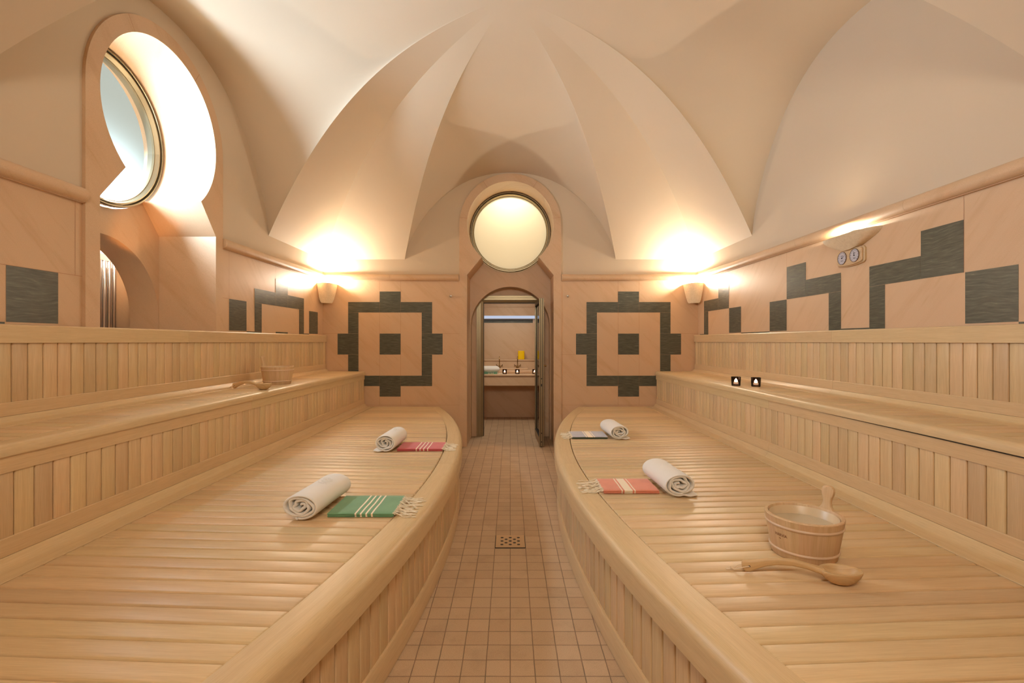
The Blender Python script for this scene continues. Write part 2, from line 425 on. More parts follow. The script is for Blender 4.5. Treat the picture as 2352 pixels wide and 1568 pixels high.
# ------------------------------------------------------------------ portals (keyhole outlines)
ZC = EYE + 1.493
def arc(cx, cz, r, a0, a1, n): return [(cx + r * math.cos(a0 + (a1 - a0) * i / n), cz + r * math.sin(a0 + (a1 - a0) * i / n)) for i in range(n + 1)]
RO, RI = 0.65, 0.553
outer = [(-RO, 0), (-RO, 1.0), (-RO, 2.187)] + arc(0, ZC, RO, PI, 0, 48) + [(RO, 2.187), (RO, 1.0), (RO, 0)]
aj = math.atan2(-0.415, -0.366); aj2 = math.atan2(-0.415, 0.366)
inner = [(-RI, 0), (-RI, 2.187)] + arc(0, ZC, RI, aj + 2 * PI, aj2, 56) + [(RI, 2.187), (RI, 0)]
inner_bot = arc(0, ZC, RI, aj, aj2, 20)          # lower arc of the window hole
AR, AZ = 0.545, EYE + 0.206
def portal(fn, depth, arch_d, door, names):
    """fn(a, z, d): a across, z up, d depth into the wall"""
    # surround slab, proud of the wall
    mb = MB(); pr = -0.02
    pts = outer + inner[::-1]
    mb.poly(pts, lambda a, b: fn(a, b, pr))
    for ol in (outer,):
        mb.grid([[fn(a, b, pr) for a, b in ol], [fn(a, b, 0.005) for a, b in ol]])
    # fine joints of the slab
    for aa in (R(58), R(122), R(8), R(172)):
        c, s_ = math.cos(aa), math.sin(aa); w_ = 0.0012
        if door or aa in (R(58), R(122)):
            mb.add([fn(RI * c - w_ * s_, ZC + RI * s_ + w_ * c, pr - .0005), fn(RO * c - w_ * s_, ZC + RO * s_ + w_ * c, pr - .0005),
                    fn(RO * c + w_ * s_, ZC + RO * s_ - w_ * c, pr - .0005), fn(RI * c + w_ * s_, ZC + RI * s_ - w_ * c, pr - .0005)], mi=1)
    struct(mb.build(names[0], [M['stone'], M['joint']], recalc=False))
    # niche
    mb = MB()
    mb.grid([[fn(a, b, pr) for a, b in inner], [fn(a, b, depth) for a, b in inner]])
    back = [(-RI, 0), (-RI, 2.187)] + inner_bot + [(RI, 2.187), (RI, 0), (AR, 0)] + arc(0, AZ, AR, 0, PI, 36) + [(-AR, 0)]
    mb.poly(back, lambda a, b: fn(a, b, depth))
    al = [(AR, 0)] + arc(0, AZ, AR, 0, PI, 36) + [(-AR, 0)]
    mb.grid([[fn(a, b, depth) for a, b in al], [fn(a, b, depth + arch_d) for a, b in al]])
    # rim of the round window hole behind
    ring = arc(0, ZC, RI, 0, 2 * PI, 64)
    mb.grid([[fn(a, b, depth - 0.001) for a, b in ring], [fn(a, b, depth + 0.12) for a, b in ring]])
    if door:
        tp = [(AR, 0)] + arc(0, AZ, AR, 0, PI, 36) + [(-AR, 0), (-0.475, 0), (-0.475, 1.985), (0.475, 1.985), (0.475, 0)]
        mb.poly(tp, lambda a, b: fn(a, b, depth + arch_d))
    return mb
def fb(a, z, d): return (a, YB + d, z)
def fl(a, z, d): return (-HW - d, PYL + a, z)

# back wall --------------------------------------------------------------
def stone_joint_v(mb, fn, a, z0, z1, mi): mb.add([fn(a - .001, z0), fn(a + .001, z0), fn(a + .001, z1), fn(a - .001, z1)], mi=mi)
def stone_joint_h(mb, fn, a0, a1, z, mi): mb.add([fn(a0, z - .001), fn(a1, z - .001), fn(a1, z + .001), fn(a0, z + .001)], mi=mi)
def inlay(mb, fn, rects, mi):
    e = 0.0006
    for a0, a1, z0, z1 in rects:
        a0, a1 = min(a0, a1) + e, max(a0, a1) - e
        mb.add([fn(a0, z0 + e), fn(a1, z0 + e), fn(a1, z1 - e), fn(a0, z1 - e)], mi=mi)
U = 0.269
mb = portal(fb, 0.45, 0.2, True, ['trim_1'])
f0 = lambda a, b: (a, YB, b); f1 = lambda a, b: (a, YB - 0.0012, b); f2 = lambda a, b: (a, YB - 0.0008, b)
for s_ in (-1, 1):
    mb.poly([(s_ * RO, 0), (s_ * HW, 0), (s_ * HW, ZM), (s_ * RO, ZM)], f0)
lun = [(LB * u, ZSP + (2.16 - 1.05) * q(u)) for u in usamp(40)][::-1]
ob = [(a, b) for a, b in outer if b > ZM - 0.01]
mb.poly([(-HW, ZM), (-RO, ZM)] + [(a, b) for a, b in ob if b > ZM] + [(RO, ZM), (HW, ZM), (HW, ZSP)] + lun + [(-HW, ZSP)], f0, 1)
def medallion(cx, cz):
    h, k = U / 2, U
    r_ = [(-h, h, -h, h)]
    for sx in (-1, 1):
        r_ += [(sx * 1.5 * k, sx * 2.5 * k, -h, h), (sx * 1.5 * k, sx * 2 * k, h, 1.5 * k), (sx * 1.5 * k, sx * 2 * k, -1.5 * k, -h),
               (sx * h, sx * 2 * k, 1.5 * k, 2 * k), (sx * h, sx * 2 * k, -2 * k, -1.5 * k)]
    r_ += [(-h, h, 1.5 * k, 2.5 * k), (-h, h, -2.5 * k, -1.5 * k)]
    return [(min(a, b) + cx, max(a, b) + cx, c + cz, d + cz) for a, b, c, d in r_]
for cx in (-1.537, 1.513):
    inlay(mb, f1, medallion(cx, EYE - 0.033), 2)
    for dx in (-U / 2, U / 2): stone_joint_v(mb, f2, cx + dx, 0.52, ZM, 3)
    zz = EYE - 0.033
    s_ = 1 if cx > 0 else -1
    stone_joint_h(mb, f2, s_ * RO, cx - s_ * 2.5 * U, zz - s_ * U / 2, 3); stone_joint_h(mb, f2, s_ * RO, s_ * HW, zz - 2.9 * U, 3)
    stone_joint_h(mb, f2, s_ * HW, cx + s_ * 2.5 * U, zz + U / 2, 3)
struct(mb.build('wall_back', [M['stone'], M['plaster'], M['dark'], M['joint']], recalc=False))

# left wall ----------------------------------------------------------------
mb = portal(fl, 0.44, 0.23, False, ['trim_2'])
f0 = lambda a, b: (-HW, a, b); f1 = lambda a, b: (-HW + 0.0012, a, b); f2 = lambda a, b: (-HW + 0.0008, a, b)
mb.poly([(YF, 0), (PYL - RO, 0), (PYL - RO, ZM), (YF, ZM)], f0)
mb.poly([(PYL + RO, 0), (YB, 0), (YB, ZM), (PYL + RO, ZM)], f0)
lunl = [(YC + LS * u, ZSP + (2.28 - 1.05) * q(u)) for u in usamp(40)][::-1]
mb.poly([(YF, ZM), (PYL - RO, ZM)] + [(PYL + a, b) for a, b in outer if b > ZM] + [(PYL + RO, ZM), (YB, ZM), (YB, ZSP)] + lunl + [(YF, ZSP)], f0, 1)
zt = EYE + 0.0935; Z1 = EYE + 0.365; Z2 = EYE + 0.50; Z3 = EYE + 0.645
inlay(mb, f1, [(2.305, 2.572, zt, Z1), (1.95, 2.30, zt - .27, zt),
               (4.134, 4.408, zt, Z1), (4.408, 4.678, zt - .27, zt),
               (4.547, 4.678, zt, Z1), (4.547, 4.955, Z1, Z2), (4.955, 5.226, Z1, Z3), (5.226, 5.634, Z1, Z2), (5.505, 5.634, zt, Z1),
               (4.955, 5.226, zt - .27, EYE + 0.1), (5.505, 5.778, zt - .27, zt), (5.778, 6.04, zt, Z1)], 2)
for a in (2.572 + 0.1, 4.134, 4.955, 5.634): stone_joint_v(mb, f2, a, Z1, ZM, 3)
for a0, a1 in ((YF, PYL - RO), (PYL + RO, 4.134)): stone_joint_h(mb, f2, a0, a1, Z1, 3)
# recess behind the arch, with the light well at its far end
X0, X1 = -HW - 0.67, -HW - 1.12
ya, yb2 = PYL - 0.75, 4.10
mb.poly([(ya, 0), (yb2, 0), (yb2, 2.13), (ya, 2.13)], lambda a, b: (X1, a, b))
mb.add([(X0, ya, 0), (X1, ya, 0), (X1, ya, 2.13), (X0, ya, 2.13)])
mb.add([(X0, yb2, 0), (X1, yb2, 0), (X1, yb2, 1.96), (X0, yb2, 1.96)])
mb.add([(X0, yb2, 1.96), (X1, yb2, 1.96), (X1, yb2 + 0.5, 1.96), (X0, yb2 + 0.5, 1.96)], mi=1)
mb.add([(X1, yb2, 1.96), (X1, yb2 + 0.5, 1.96), (X1, yb2 + 0.5, 2.6), (X1, yb2, 2.6)], mi=1)
mb.add([(X0, yb2, 2.6), (X1, yb2, 2.6), (X1, yb2 + 0.5, 2.6), (X0, yb2 + 0.5, 2.6)], mi=1)
mb.add([(X0, 3.95, 2.13), (X1, 3.95, 2.13), (X1, 3.95, 2.6), (X0, 3.95, 2.6)], mi=1)
mb.add([(X1, 3.95, 2.1), (X1, yb2, 2.1), (X1, yb2, 2.6), (X1, 3.95, 2.6)], mi=1)
mb.add([(X0, 3.95, 2.6), (X1, 3.95, 2.6), (X1, yb2, 2.6), (X0, yb2, 2.6)], mi=1)
mb.add([(X0, ya, 2.13), (X1, ya, 2.13), (X1, 3.95, 2.13), (X0, 3.95, 2.13)])
mb.add([(X0, PYL + AR, 0), (X0, yb2 + .5, 0), (X0, yb2 + .5, 2.6), (X0, PYL + AR, 2.6)])
mb.add([(X0, ya, 0), (X0, PYL - AR, 0), (X0, PYL - AR, 2.6), (X0, ya, 2.6)])
struct(mb.build('wall_left', [M['stone'], M['plaster'], M['dark'], M['joint']], recalc=False))
mb = MB(); mb.box(X1 + .01, X0 - .01, yb2 + 0.44, yb2 + 0.45, 1.97, 2.6)
struct(mb.build('window_3', M['pane_well']))

# right wall ---------------------------------------------------------------
mb = MB()
f0 = lambda a, b: (HW, a, b); f1 = lambda a, b: (HW - 0.0012, a, b); f2 = lambda a, b: (HW - 0.0008, a, b)
mb.poly([(YF, 0), (YB, 0), (YB, ZM), (YF, ZM)], f0)
mb.poly([(YF, ZM), (YB, ZM), (YB, ZSP)] + lunl + [(YF, ZSP)], f0, 1)
inlay(mb, f1, [(5.87, 6.0, zt - .1, Z1), (5.588, 6.0, Z1, Z2), (5.318, 5.588, Z1, Z3), (5.037, 5.312, zt, Z1),
               (4.482, 5.037, zt - .27, zt), (4.206, 4.482, zt, Z1), (3.932, 4.206, Z1, Z3), (3.515, 3.932, Z1, Z2), (3.515, 3.651, zt - .1, Z1),
               (3.238, 3.515, zt - .27, zt), (3.102, 3.238, zt - .1, Z1), (2.832, 3.238, Z1, Z2), (2.563, 2.832, Z1, Z3), (2.287, 2.556, zt, Z1),
               (1.75, 2.287, zt - .27, zt), (1.48, 1.75, zt, Z1), (6.0, 6.13, zt - .27, zt)], 2)
for a in (2.563, 5.318, 4.206, 2.0): stone_joint_v(mb, f2, a, Z1, ZM, 3)
struct(mb.build('wall_right', [M['stone'], M['plaster'], M['dark'], M['joint']], recalc=False))

# front wall (behind the camera); portal and round window added for fill light ---------------------------------------------
ff = lambda a, z, d: (a, YF - d, z)
mb = portal(ff, 0.45, 0.2, False, ['trim_10_added']); f0 = lambda a, b: (a, YF, b)
for s_ in (-1, 1):
    mb.poly([(s_ * RO, 0), (s_ * HW, 0), (s_ * HW, ZM), (s_ * RO, ZM)], f0)
mb.poly([(-HW, ZM), (-RO, ZM)] + [(a, b) for a, b in outer if b > ZM] + [(RO, ZM), (HW, ZM), (HW, ZSP)] + [(LB * u, ZSP + (2.22 - 1.05) * q(u)) for u in usamp(40)][::-1] + [(-HW, ZSP)], f0, 1)
mb.add([(-AR, YF - 0.6, 0), (AR, YF - 0.6, 0), (AR, YF - 0.6, 2.2), (-AR, YF - 0.6, 2.2)])
struct(mb.build('wall_front', [M['stone'], M['plaster']], recalc=False))

# mouldings ------------------------------------------------------------------
mp = [(0, -0.043), (0.018, -0.043), (0.018, -0.036)] + [(0.018 + 0.034 * math.cos(a), 0.040 * math.sin(a)) for a in [R(-85 + 17 * i) for i in range(11)]] + [(0.018, 0.042), (0, 0.042)]
def moulding(name, pts, nrm):
    mb = MB()
    n = Vector(nrm); up = Vector((0, 0, 1)); a, b = Vector(pts[0]), Vector(pts[1]); L = (b - a).length
    k = max(1, round(L / 1.05)); 
    for i in range(k):
        g_ = 0.0007
        p0 = a.lerp(b, i / k); p1 = a.lerp(b, (i + 1) / k); dr = (b - a).normalized() * g_
        e = 0.004
        fr = [(p0 + dr, n * (1 if i else .9), up * (1 if i else .9)), (p0 + dr + (b - a).normalized() * e, n, up), (p1 - dr - (b - a).normalized() * e, n, up), (p1 - dr, n * (1 if i < k - 1 else .9), up * (1 if i < k - 1 else .9))]
        mb.sweep(mp, fr)
    struct(mb.build(name, M['stone'], sharp=50))
moulding('trim_3', [(-HW, YB, ZM), (-RO - 0.005, YB, ZM)], (0, -1, 0))
moulding('trim_4', [(RO + 0.005, YB, ZM), (HW, YB, ZM)], (0, -1, 0))
moulding('trim_5', [(HW, YF, ZM), (HW, YB, ZM)], (-1, 0, 0))
moulding('trim_6', [(-HW, PYL + RO + 0.005, ZM), (-HW, YB, ZM)], (1, 0, 0))
moulding('trim_7', [(-HW, YF, ZM), (-HW, PYL - RO - 0.005, ZM)], (1, 0, 0))

# ------------------------------------------------------------------ round windows
def round_window(name, fn, depth, pane, gapmat):
    """bronze ring with frosted disc, centred in the keyhole"""
    def ringsweep(prof, n=72):
        mb = MB(); P = []
        for i in range(n):
            a = 2 * PI * i / n
            P.append([fn(r * math.cos(a), ZC + r * math.sin(a), d) for r, d in prof])
        P.append(P[0]); mb.grid(P, wrap=True); return mb
    prof = [(0.500, depth - 0.005), (0.512, depth - 0.035), (0.520, depth - 0.035), (0.522, depth - 0.012), (0.527, depth - 0.012), (0.531, depth - 0.045), (0.541, depth - 0.045), (0.541, depth + 0.05), (0.496, depth + 0.05), (0.496, depth - 0.005)]
    fr = ringsweep(prof).build(name, M['bronze'], recalc=True, sharp=25); struct(fr)
    mb = MB()
    P = []
    for rr in (0.0001, 0.2, 0.35, 0.45, 0.502):
        P.append([fn(rr * math.cos(2 * PI * i / 64), ZC + rr * math.sin(2 * PI * i / 64), depth + 0.012) for i in range(64)])
    mb.grid(P, wrap=True); mb.build('glass_pane', pane, fr, recalc=False)
    for a in (0, PI / 2, PI):
        mb = MB(); c, s_ = math.cos(a), math.sin(a)
        mb.tube([fn(0.532 * c, ZC + 0.532 * s_, depth - 0.03), fn(0.556 * c, ZC + 0.556 * s_, depth - 0.03)], 0.006, 8)
        mb.build('pivot_pin', M['steel'], fr)
    # bright chrome bead outside the frame
    mb = ringsweep([(0.541, depth - 0.030), (0.544, depth - 0.034), (0.5475, depth - 0.030), (0.5475, depth), (0.541, depth)]); mb.build('bead', M['chrome'], fr)
    return fr
round_window('window_1', fl, 0.44, M['pane_left'], None)
round_window('window_2', fb, 0.45, M['pane_back'], None)
round_window('window_4_added', ff, 0.45, M['pane_left'], None)  # invented window behind the camera, built to carry the fill light
# light box behind the window over the door
mb = MB(); x, y0, y1, z0, z1 = 0.75, 6.72, 7.35, 2.2, 3.6
mb.add([(-x, y1, z0), (x, y1, z0), (x, y1, z1), (-x, y1, z1)])
mb.add([(-x, y0, z0), (-x, y1, z0), (-x, y1, z1), (-x, y0, z1)]); mb.add([(x, y0, z0), (x, y1, z0), (x, y1, z1), (x, y0, z1)])
mb.add([(-x, y0, z0), (x, y0, z0), (x, y1, z0), (-x, y1, z0)]); mb.add([(-x, y0, z1), (x, y0, z1), (x, y1, z1), (-x, y1, z1)])
struct(mb.build('wall_lightbox', M['plaster'], recalc=False))

# ------------------------------------------------------------------ door
ZD = 1.985
fr = MB()
def stile_prof(w0, w1, y0, y1): pass
fy0, fy1 = 6.83, 6.96
prof = [(0, 0), (0.028, 0), (0.028, 0.012), (0.036, 0.012), (0.036, 0), (0.06, 0), (0.06, 0.02), (0.094, 0.03), (0.094, 0.13), (0, 0.13)]
fr.sweep(prof, [((-0.475, fy0, 0), (1, 0, 0), (0, 1, 0)), ((-0.475, fy0, ZD), (1, 0, 0), (0, 1, 0))])
fr.sweep(prof, [((0.475, fy0, 0), (-1, 0, 0), (0, 1, 0)), ((0.475, fy0, ZD), (-1, 0, 0), (0, 1, 0))])
fr.sweep(prof, [((-0.475, fy0 + .001, ZD), (0, 0, -1), (0, 1, 0)), ((0.475, fy0 + .001, ZD), (0, 0, -1), (0, 1, 0))])
d1 = struct(fr.build('door_1', M['bronze'], sharp=20))
mb = MB(); mb.box(-0.384, -0.375, 6.87, 6.955, 0, ZD - 0.094); mb.box(-0.38, 0.38, 6.87, 6.955, ZD - 0.102, ZD - 0.093)
mb.build('seal', M['black'], d1)
# open leaf, hinged on the right and swung towards the room
leaf = bpy.data.objects.new('door_leaf', None); C.objects.link(leaf); leaf.parent = d1
leaf.location = (0.372, 6.90, 0.012); leaf.rotation_euler = (0, 0, R(-88.2 + 0))
LW, LH = 0.765, 1.875
mb = MB()   # local x runs from hinge to free edge
mb.box(LW - 0.062, LW, -0.022, 0.022, 0, LH); mb.box(0, 0.035, -0.022, 0.022, 0, LH)
mb.box(0.035, LW - 0.062, -0.022, 0.022, 0, 0.10); mb.box(0.035, LW - 0.062, -0.022, 0.022, LH - 0.05, LH)
mb.box(LW, LW + 0.006, -0.030, -0.016, 0, LH); mb.box(LW, LW + 0.006, 0.016, 0.030, 0, LH)
mb.build('leaf_frame', M['bronze'], leaf, smooth=False)
mb = MB(); mb.box(LW, LW + 0.002, -0.015, -0.010, 0, LH); mb.box(LW, LW + .002, 0.010, 0.015, 0, LH); mb.box(0.035, 0.042, -0.008, 0.008, 0.1, LH - 0.05); mb.box(0.06, LW - .06, -0.023, 0.023, 0.095, 0.103); mb.box(0.06, LW - .06, -0.023, 0.023, LH - .053, LH - .046)
for z in (0.05, 0.16, 0.76, 0.85): mb.box(LW, LW + 0.004, -0.006, 0.006, z, z + (0.03 if z < .8 and z > .2 else 0.014))
mb.build('seal', M['black'], leaf, smooth=False)
mb = MB(); mb.box(0.036, LW - 0.06, -0.004, 0.004, 0.10, LH - 0.05); mb.build('glass_pane', M['glass'], leaf, smooth=False)
mb = MB(); mb.tube([(LW - 0.03, 0.022, 1.02), (LW - 0.03, 0.045, 1.02)], 0.006, 10); mb.tube([(LW - 0.03, 0.045, 1.02), (LW - .03, 0.05, 1.02), (LW - 0.03, 0.062, 1.02), (LW - .03, .066, 1.02)], [0.008, 0.014, 0.014, 0.008], 14)
mb.build('door_knob', M['brass'], leaf)
# round hooks on the back wall
for x, lab in ((-0.759, 'small round metal hook on the stone wall left of the doorway'), (0.735, 'small round metal hook on the stone wall right of the doorway')):
    mb = MB(); mb.tube([(x, YB, 1.92), (x, YB - 0.006, 1.92), (x, YB - 0.0061, 1.92), (x, YB - 0.026, 1.92), (x, YB - 0.027, 1.92), (x, YB - 0.038, 1.92), (x, YB - 0.040, 1.92)], [.014, .014, .006, .006, .013, .013, .008], 16)
    tag(mb.build('wall_hook', M['steel']), lab, 'hook', 'wall hooks beside the doorway')

# ------------------------------------------------------------------ washroom behind the doorway
YW = 8.6
mb = MB()
mb.add([(-1.7, YW, 0), (1.7, YW, 0), (1.7, YW, 2.15), (-1.7, YW, 2.15)])
mb.add([(-1.7, YW - 0.001, EYE + 0.33), (1.7, YW - 0.001, EYE + 0.33), (1.7, YW - 0.001, EYE + 0.395), (-1.7, YW - 0.001, EYE + 0.395)], mi=1)
struct(mb.build('wall_far', [M['stone'], M['dark']], recalc=False, smooth=False))
mb = MB(); mb.box(-1.7, 1.7, YW - 0.16, YW, EYE + 0.45, 2.15)
mb.box(-1.7, 1.7, YW - 0.175, YW - .15, EYE + 0.60, EYE + 0.64)
struct(mb.build('trim_8', M['stone'], smooth=False))
mb = MB(); mb.box(0.40, 1.7, YW - 0.03, YW, 1.03, EYE + 0.45); struct(mb.build('trim_9', M['stone'], smooth=False))
for sx, nm in ((-1, 'wall_washroom_left'), (1, 'wall_washroom_right')):
    mb = MB(); mb.add([(sx * 1.7, 6.97, 0), (sx * 1.7, YW, 0), (sx * 1.7, YW, 2.15), (sx * 1.7, 6.97, 2.15)])
    mb.add([(sx * 0.475, 6.965, 0), (sx * 1.7, 6.965, 0), (sx * 1.7, 6.965, 2.15), (sx * 0.475, 6.965, 2.15)])
    struct(mb.build(nm, M['stone'], recalc=False, smooth=False))
mb = MB(); mb.add([(-1.7, 6.85, 2.15), (1.7, 6.85, 2.15), (1.7, YW, 2.15), (-1.7, YW, 2.15)])
struct(mb.build('ceiling.001', M['plaster'], recalc=False, smooth=False))
mb = MB(); mb.box(-1.2, 1.2, YW - 0.15, YW - 0.03, EYE + 0.405, EYE + 0.449)
tag(mb.build('strip_light', M['tube'], smooth=False), 'bluish white strip light under the stone pelmet above the washbasins', 'light')
# washbasin counter
ct = thing('washbasin_counter', 'long pink stone washbasin counter seen through the open doorway', 'counter', (0, YW, 0))
def rb(mb, x0, x1, y0, y1, z0, z1, r=0.008, ax='x'):
    prof = []
    for cx, cy, a0 in ((y1 - r, z1 - r, 0), (y0 + r, z1 - r, 90), (y0 + r, z0 + r, 180), (y1 - r, z0 + r, 270)):
        for k in range(4): prof.append((cx + r * math.cos(R(a0 + 30 * k)), cy + r * math.sin(R(a0 + 30 * k))))
    mb.sweep(prof, [((x0, 0, 0), (0, 1, 0), (0, 0, 1)), ((x1, 0, 0), (0, 1, 0), (0, 0, 1))])
mb = MB(); rb(mb, -1.69, 1.69, -0.60, -0.03, 0.762, 0.80, 0.015); mb.build('counter_top', M['stone'], ct)
mb = MB(); mb.box(-1.69, 1.69, -0.585, -0.03, 0.61, 0.760); mb.build('counter_front', M['stone'], ct, smooth=False)
mb = MB(); rb(mb, -1.69, 1.69, -0.40, -0.06, 0.80, 0.855, 0.012); rb(mb, -1.69, 0.30, -0.34, -0.06, 0.856, 0.885, 0.006); mb.build('basin_rim', M['stone'], ct)
mb = MB(); mb.box(-1.69, 1.69, -0.16, -0.035, 0.80, 1.0); rb(mb, -1.69, 1.69, -0.175, -0.035, 1.0, 1.025, 0.008); mb.build('backsplash', M['stone'], ct, smooth=False)
def faucet():
    o = thing('faucet', '', 'faucet')
    mb = MB(); mb.lathe([(0.026, 0), (0.026, 0.008), (0.012, 0.014), (0.010, 0.05), (0.013, 0.055), (0.009, 0.062), (0.008, 0.07)], 16)
    pts = [(0, 0, 0.06)] + [(0, 0, 0.15)] + [(0, -0.045 + 0.045 * math.cos(a), 0.15 + 0.045 * math.sin(a)) for a in [R(20 * i) for i in range(1, 11)]]
    mb.tube(pts, 0.0075, 10); mb.build('spout', M['brass'], o)
    for s_ in (-1, 1):
        mb = MB(); mb.tube([(0, 0, 0.02), (s_ * 0.035, 0, 0.035), (s_ * 0.045, 0, 0.04)], [.008, .009, .012], 10)
        for k in range(4):
            a = R(45 + 90 * k); d = Vector((s_ * 0.7 * math.cos(a) * 0 + 0, math.cos(a), math.sin(a))) * 0.024
            mb.tube([(s_ * 0.050, 0, 0.045), (s_ * 0.052 + 0 * s_, d.y, 0.045 + d.z)], [0.004, 0.006], 8)
        mb.build('tap_handle', M['brass'], o)
    return o
f_ = faucet(); f_.location = (-0.186, 8.32, 0.885)
f_['label'] = 'brass faucet, leftmost through the doorway, right of the rolled towel'; f_['group'] = 'faucets on the washbasin counter'
for x, z, lab in ((0.124, 0.885, 'brass faucet in front of the yellow box'), (0.477, 0.855, 'brass faucet seen through the glass of the open door')):
    c = copy_tree(f_); c.location = (x, 8.32, z); c['label'] = lab
mb = MB(); rbx = MB()
prof = []
for cx, cy, a0 in ((0.044, 0.044, 0), (-0.044, 0.044, 90), (-0.044, -0.044, 180), (0.044, -0.044, 270)):
    for k in range(4): prof.append((cx + 0.012 * math.cos(R(a0 + 30 * k)), cy + 0.012 * math.sin(R(a0 + 30 * k))))
mb.sweep(prof, [((0, 0, 0), (.93, 0, 0), (0, .93, 0)), ((0, 0, 0.004), (1, 0, 0), (0, 1, 0)), ((0, 0, 0.148), (1, 0, 0), (0, 1, 0)), ((0, 0, 0.152), (.93, 0, 0), (0, .93, 0))])
yb = mb.build('yellow_box', M['yellow']); yb.location = (0.192, 8.51, 1.0255)
tag(yb, 'square bright yellow box on the stone ledge behind the faucets', 'box')

# ------------------------------------------------------------------ benches
def mir(s): return lambda X, y, z: (s * X, y, z)
YE = 6.193; Y0 = YF + 0.02; YJ = 3.49
TILT = 0.055; PITCH = 0.083
def seat_slats(mb, P3, fin, Xout, z, y_from, y_to, pitch, gap=0.005, r=0.008):
    k = 0; y = y_from - 0.1
    while y < y_to + 0.1:
        cs = []
        for e in (gap / 2, pitch - gap / 2):
            X = 0.7
            for _ in range(12): X = fin(y + e + TILT * (X - 1.3))
            cs.append((X, y + e + TILT * (X - 1.3), Xout, y + e + TILT * (Xout - 1.3)))
        (xa, ya, xb, yb_), (xc, yc, xd, yd) = cs
        if min(ya, yb_) > y_from and min(ya, yb_) < y_to - 0.02:
            ya, yb_, yc, yd = [min(v, y_to) for v in (ya, yb_, yc, yd)]
            mb.rboard(P3(xa, ya, z), P3(xb, yb_, z), P3(xc, yc, z), P3(xd, yd, z), (0, 0, 1), 0.028, r)
        y += pitch
def straight(mb, P3, prof, ys, seams=()):
    """profile of (X,z) run along y, broken at seams"""
    segs = []; a = ys[0]
    for sm in list(seams) + [ys[1]]:
        segs.append((a, sm - (0.0008 if sm != ys[1] else 0))); a = sm + 0.0008
    o0 = Vector(P3(0, 0, 0))
    for y0, y1 in segs:
        mb.sweep(prof, [(P3(0, y0, 0), Vector(P3(1, 0, 0)), (0, 0, 1)), (P3(0, y1, 0), Vector(P3(1, 0, 0)), (0, 0, 1))])
SIDE = {-1: 'left', 1: 'right'}
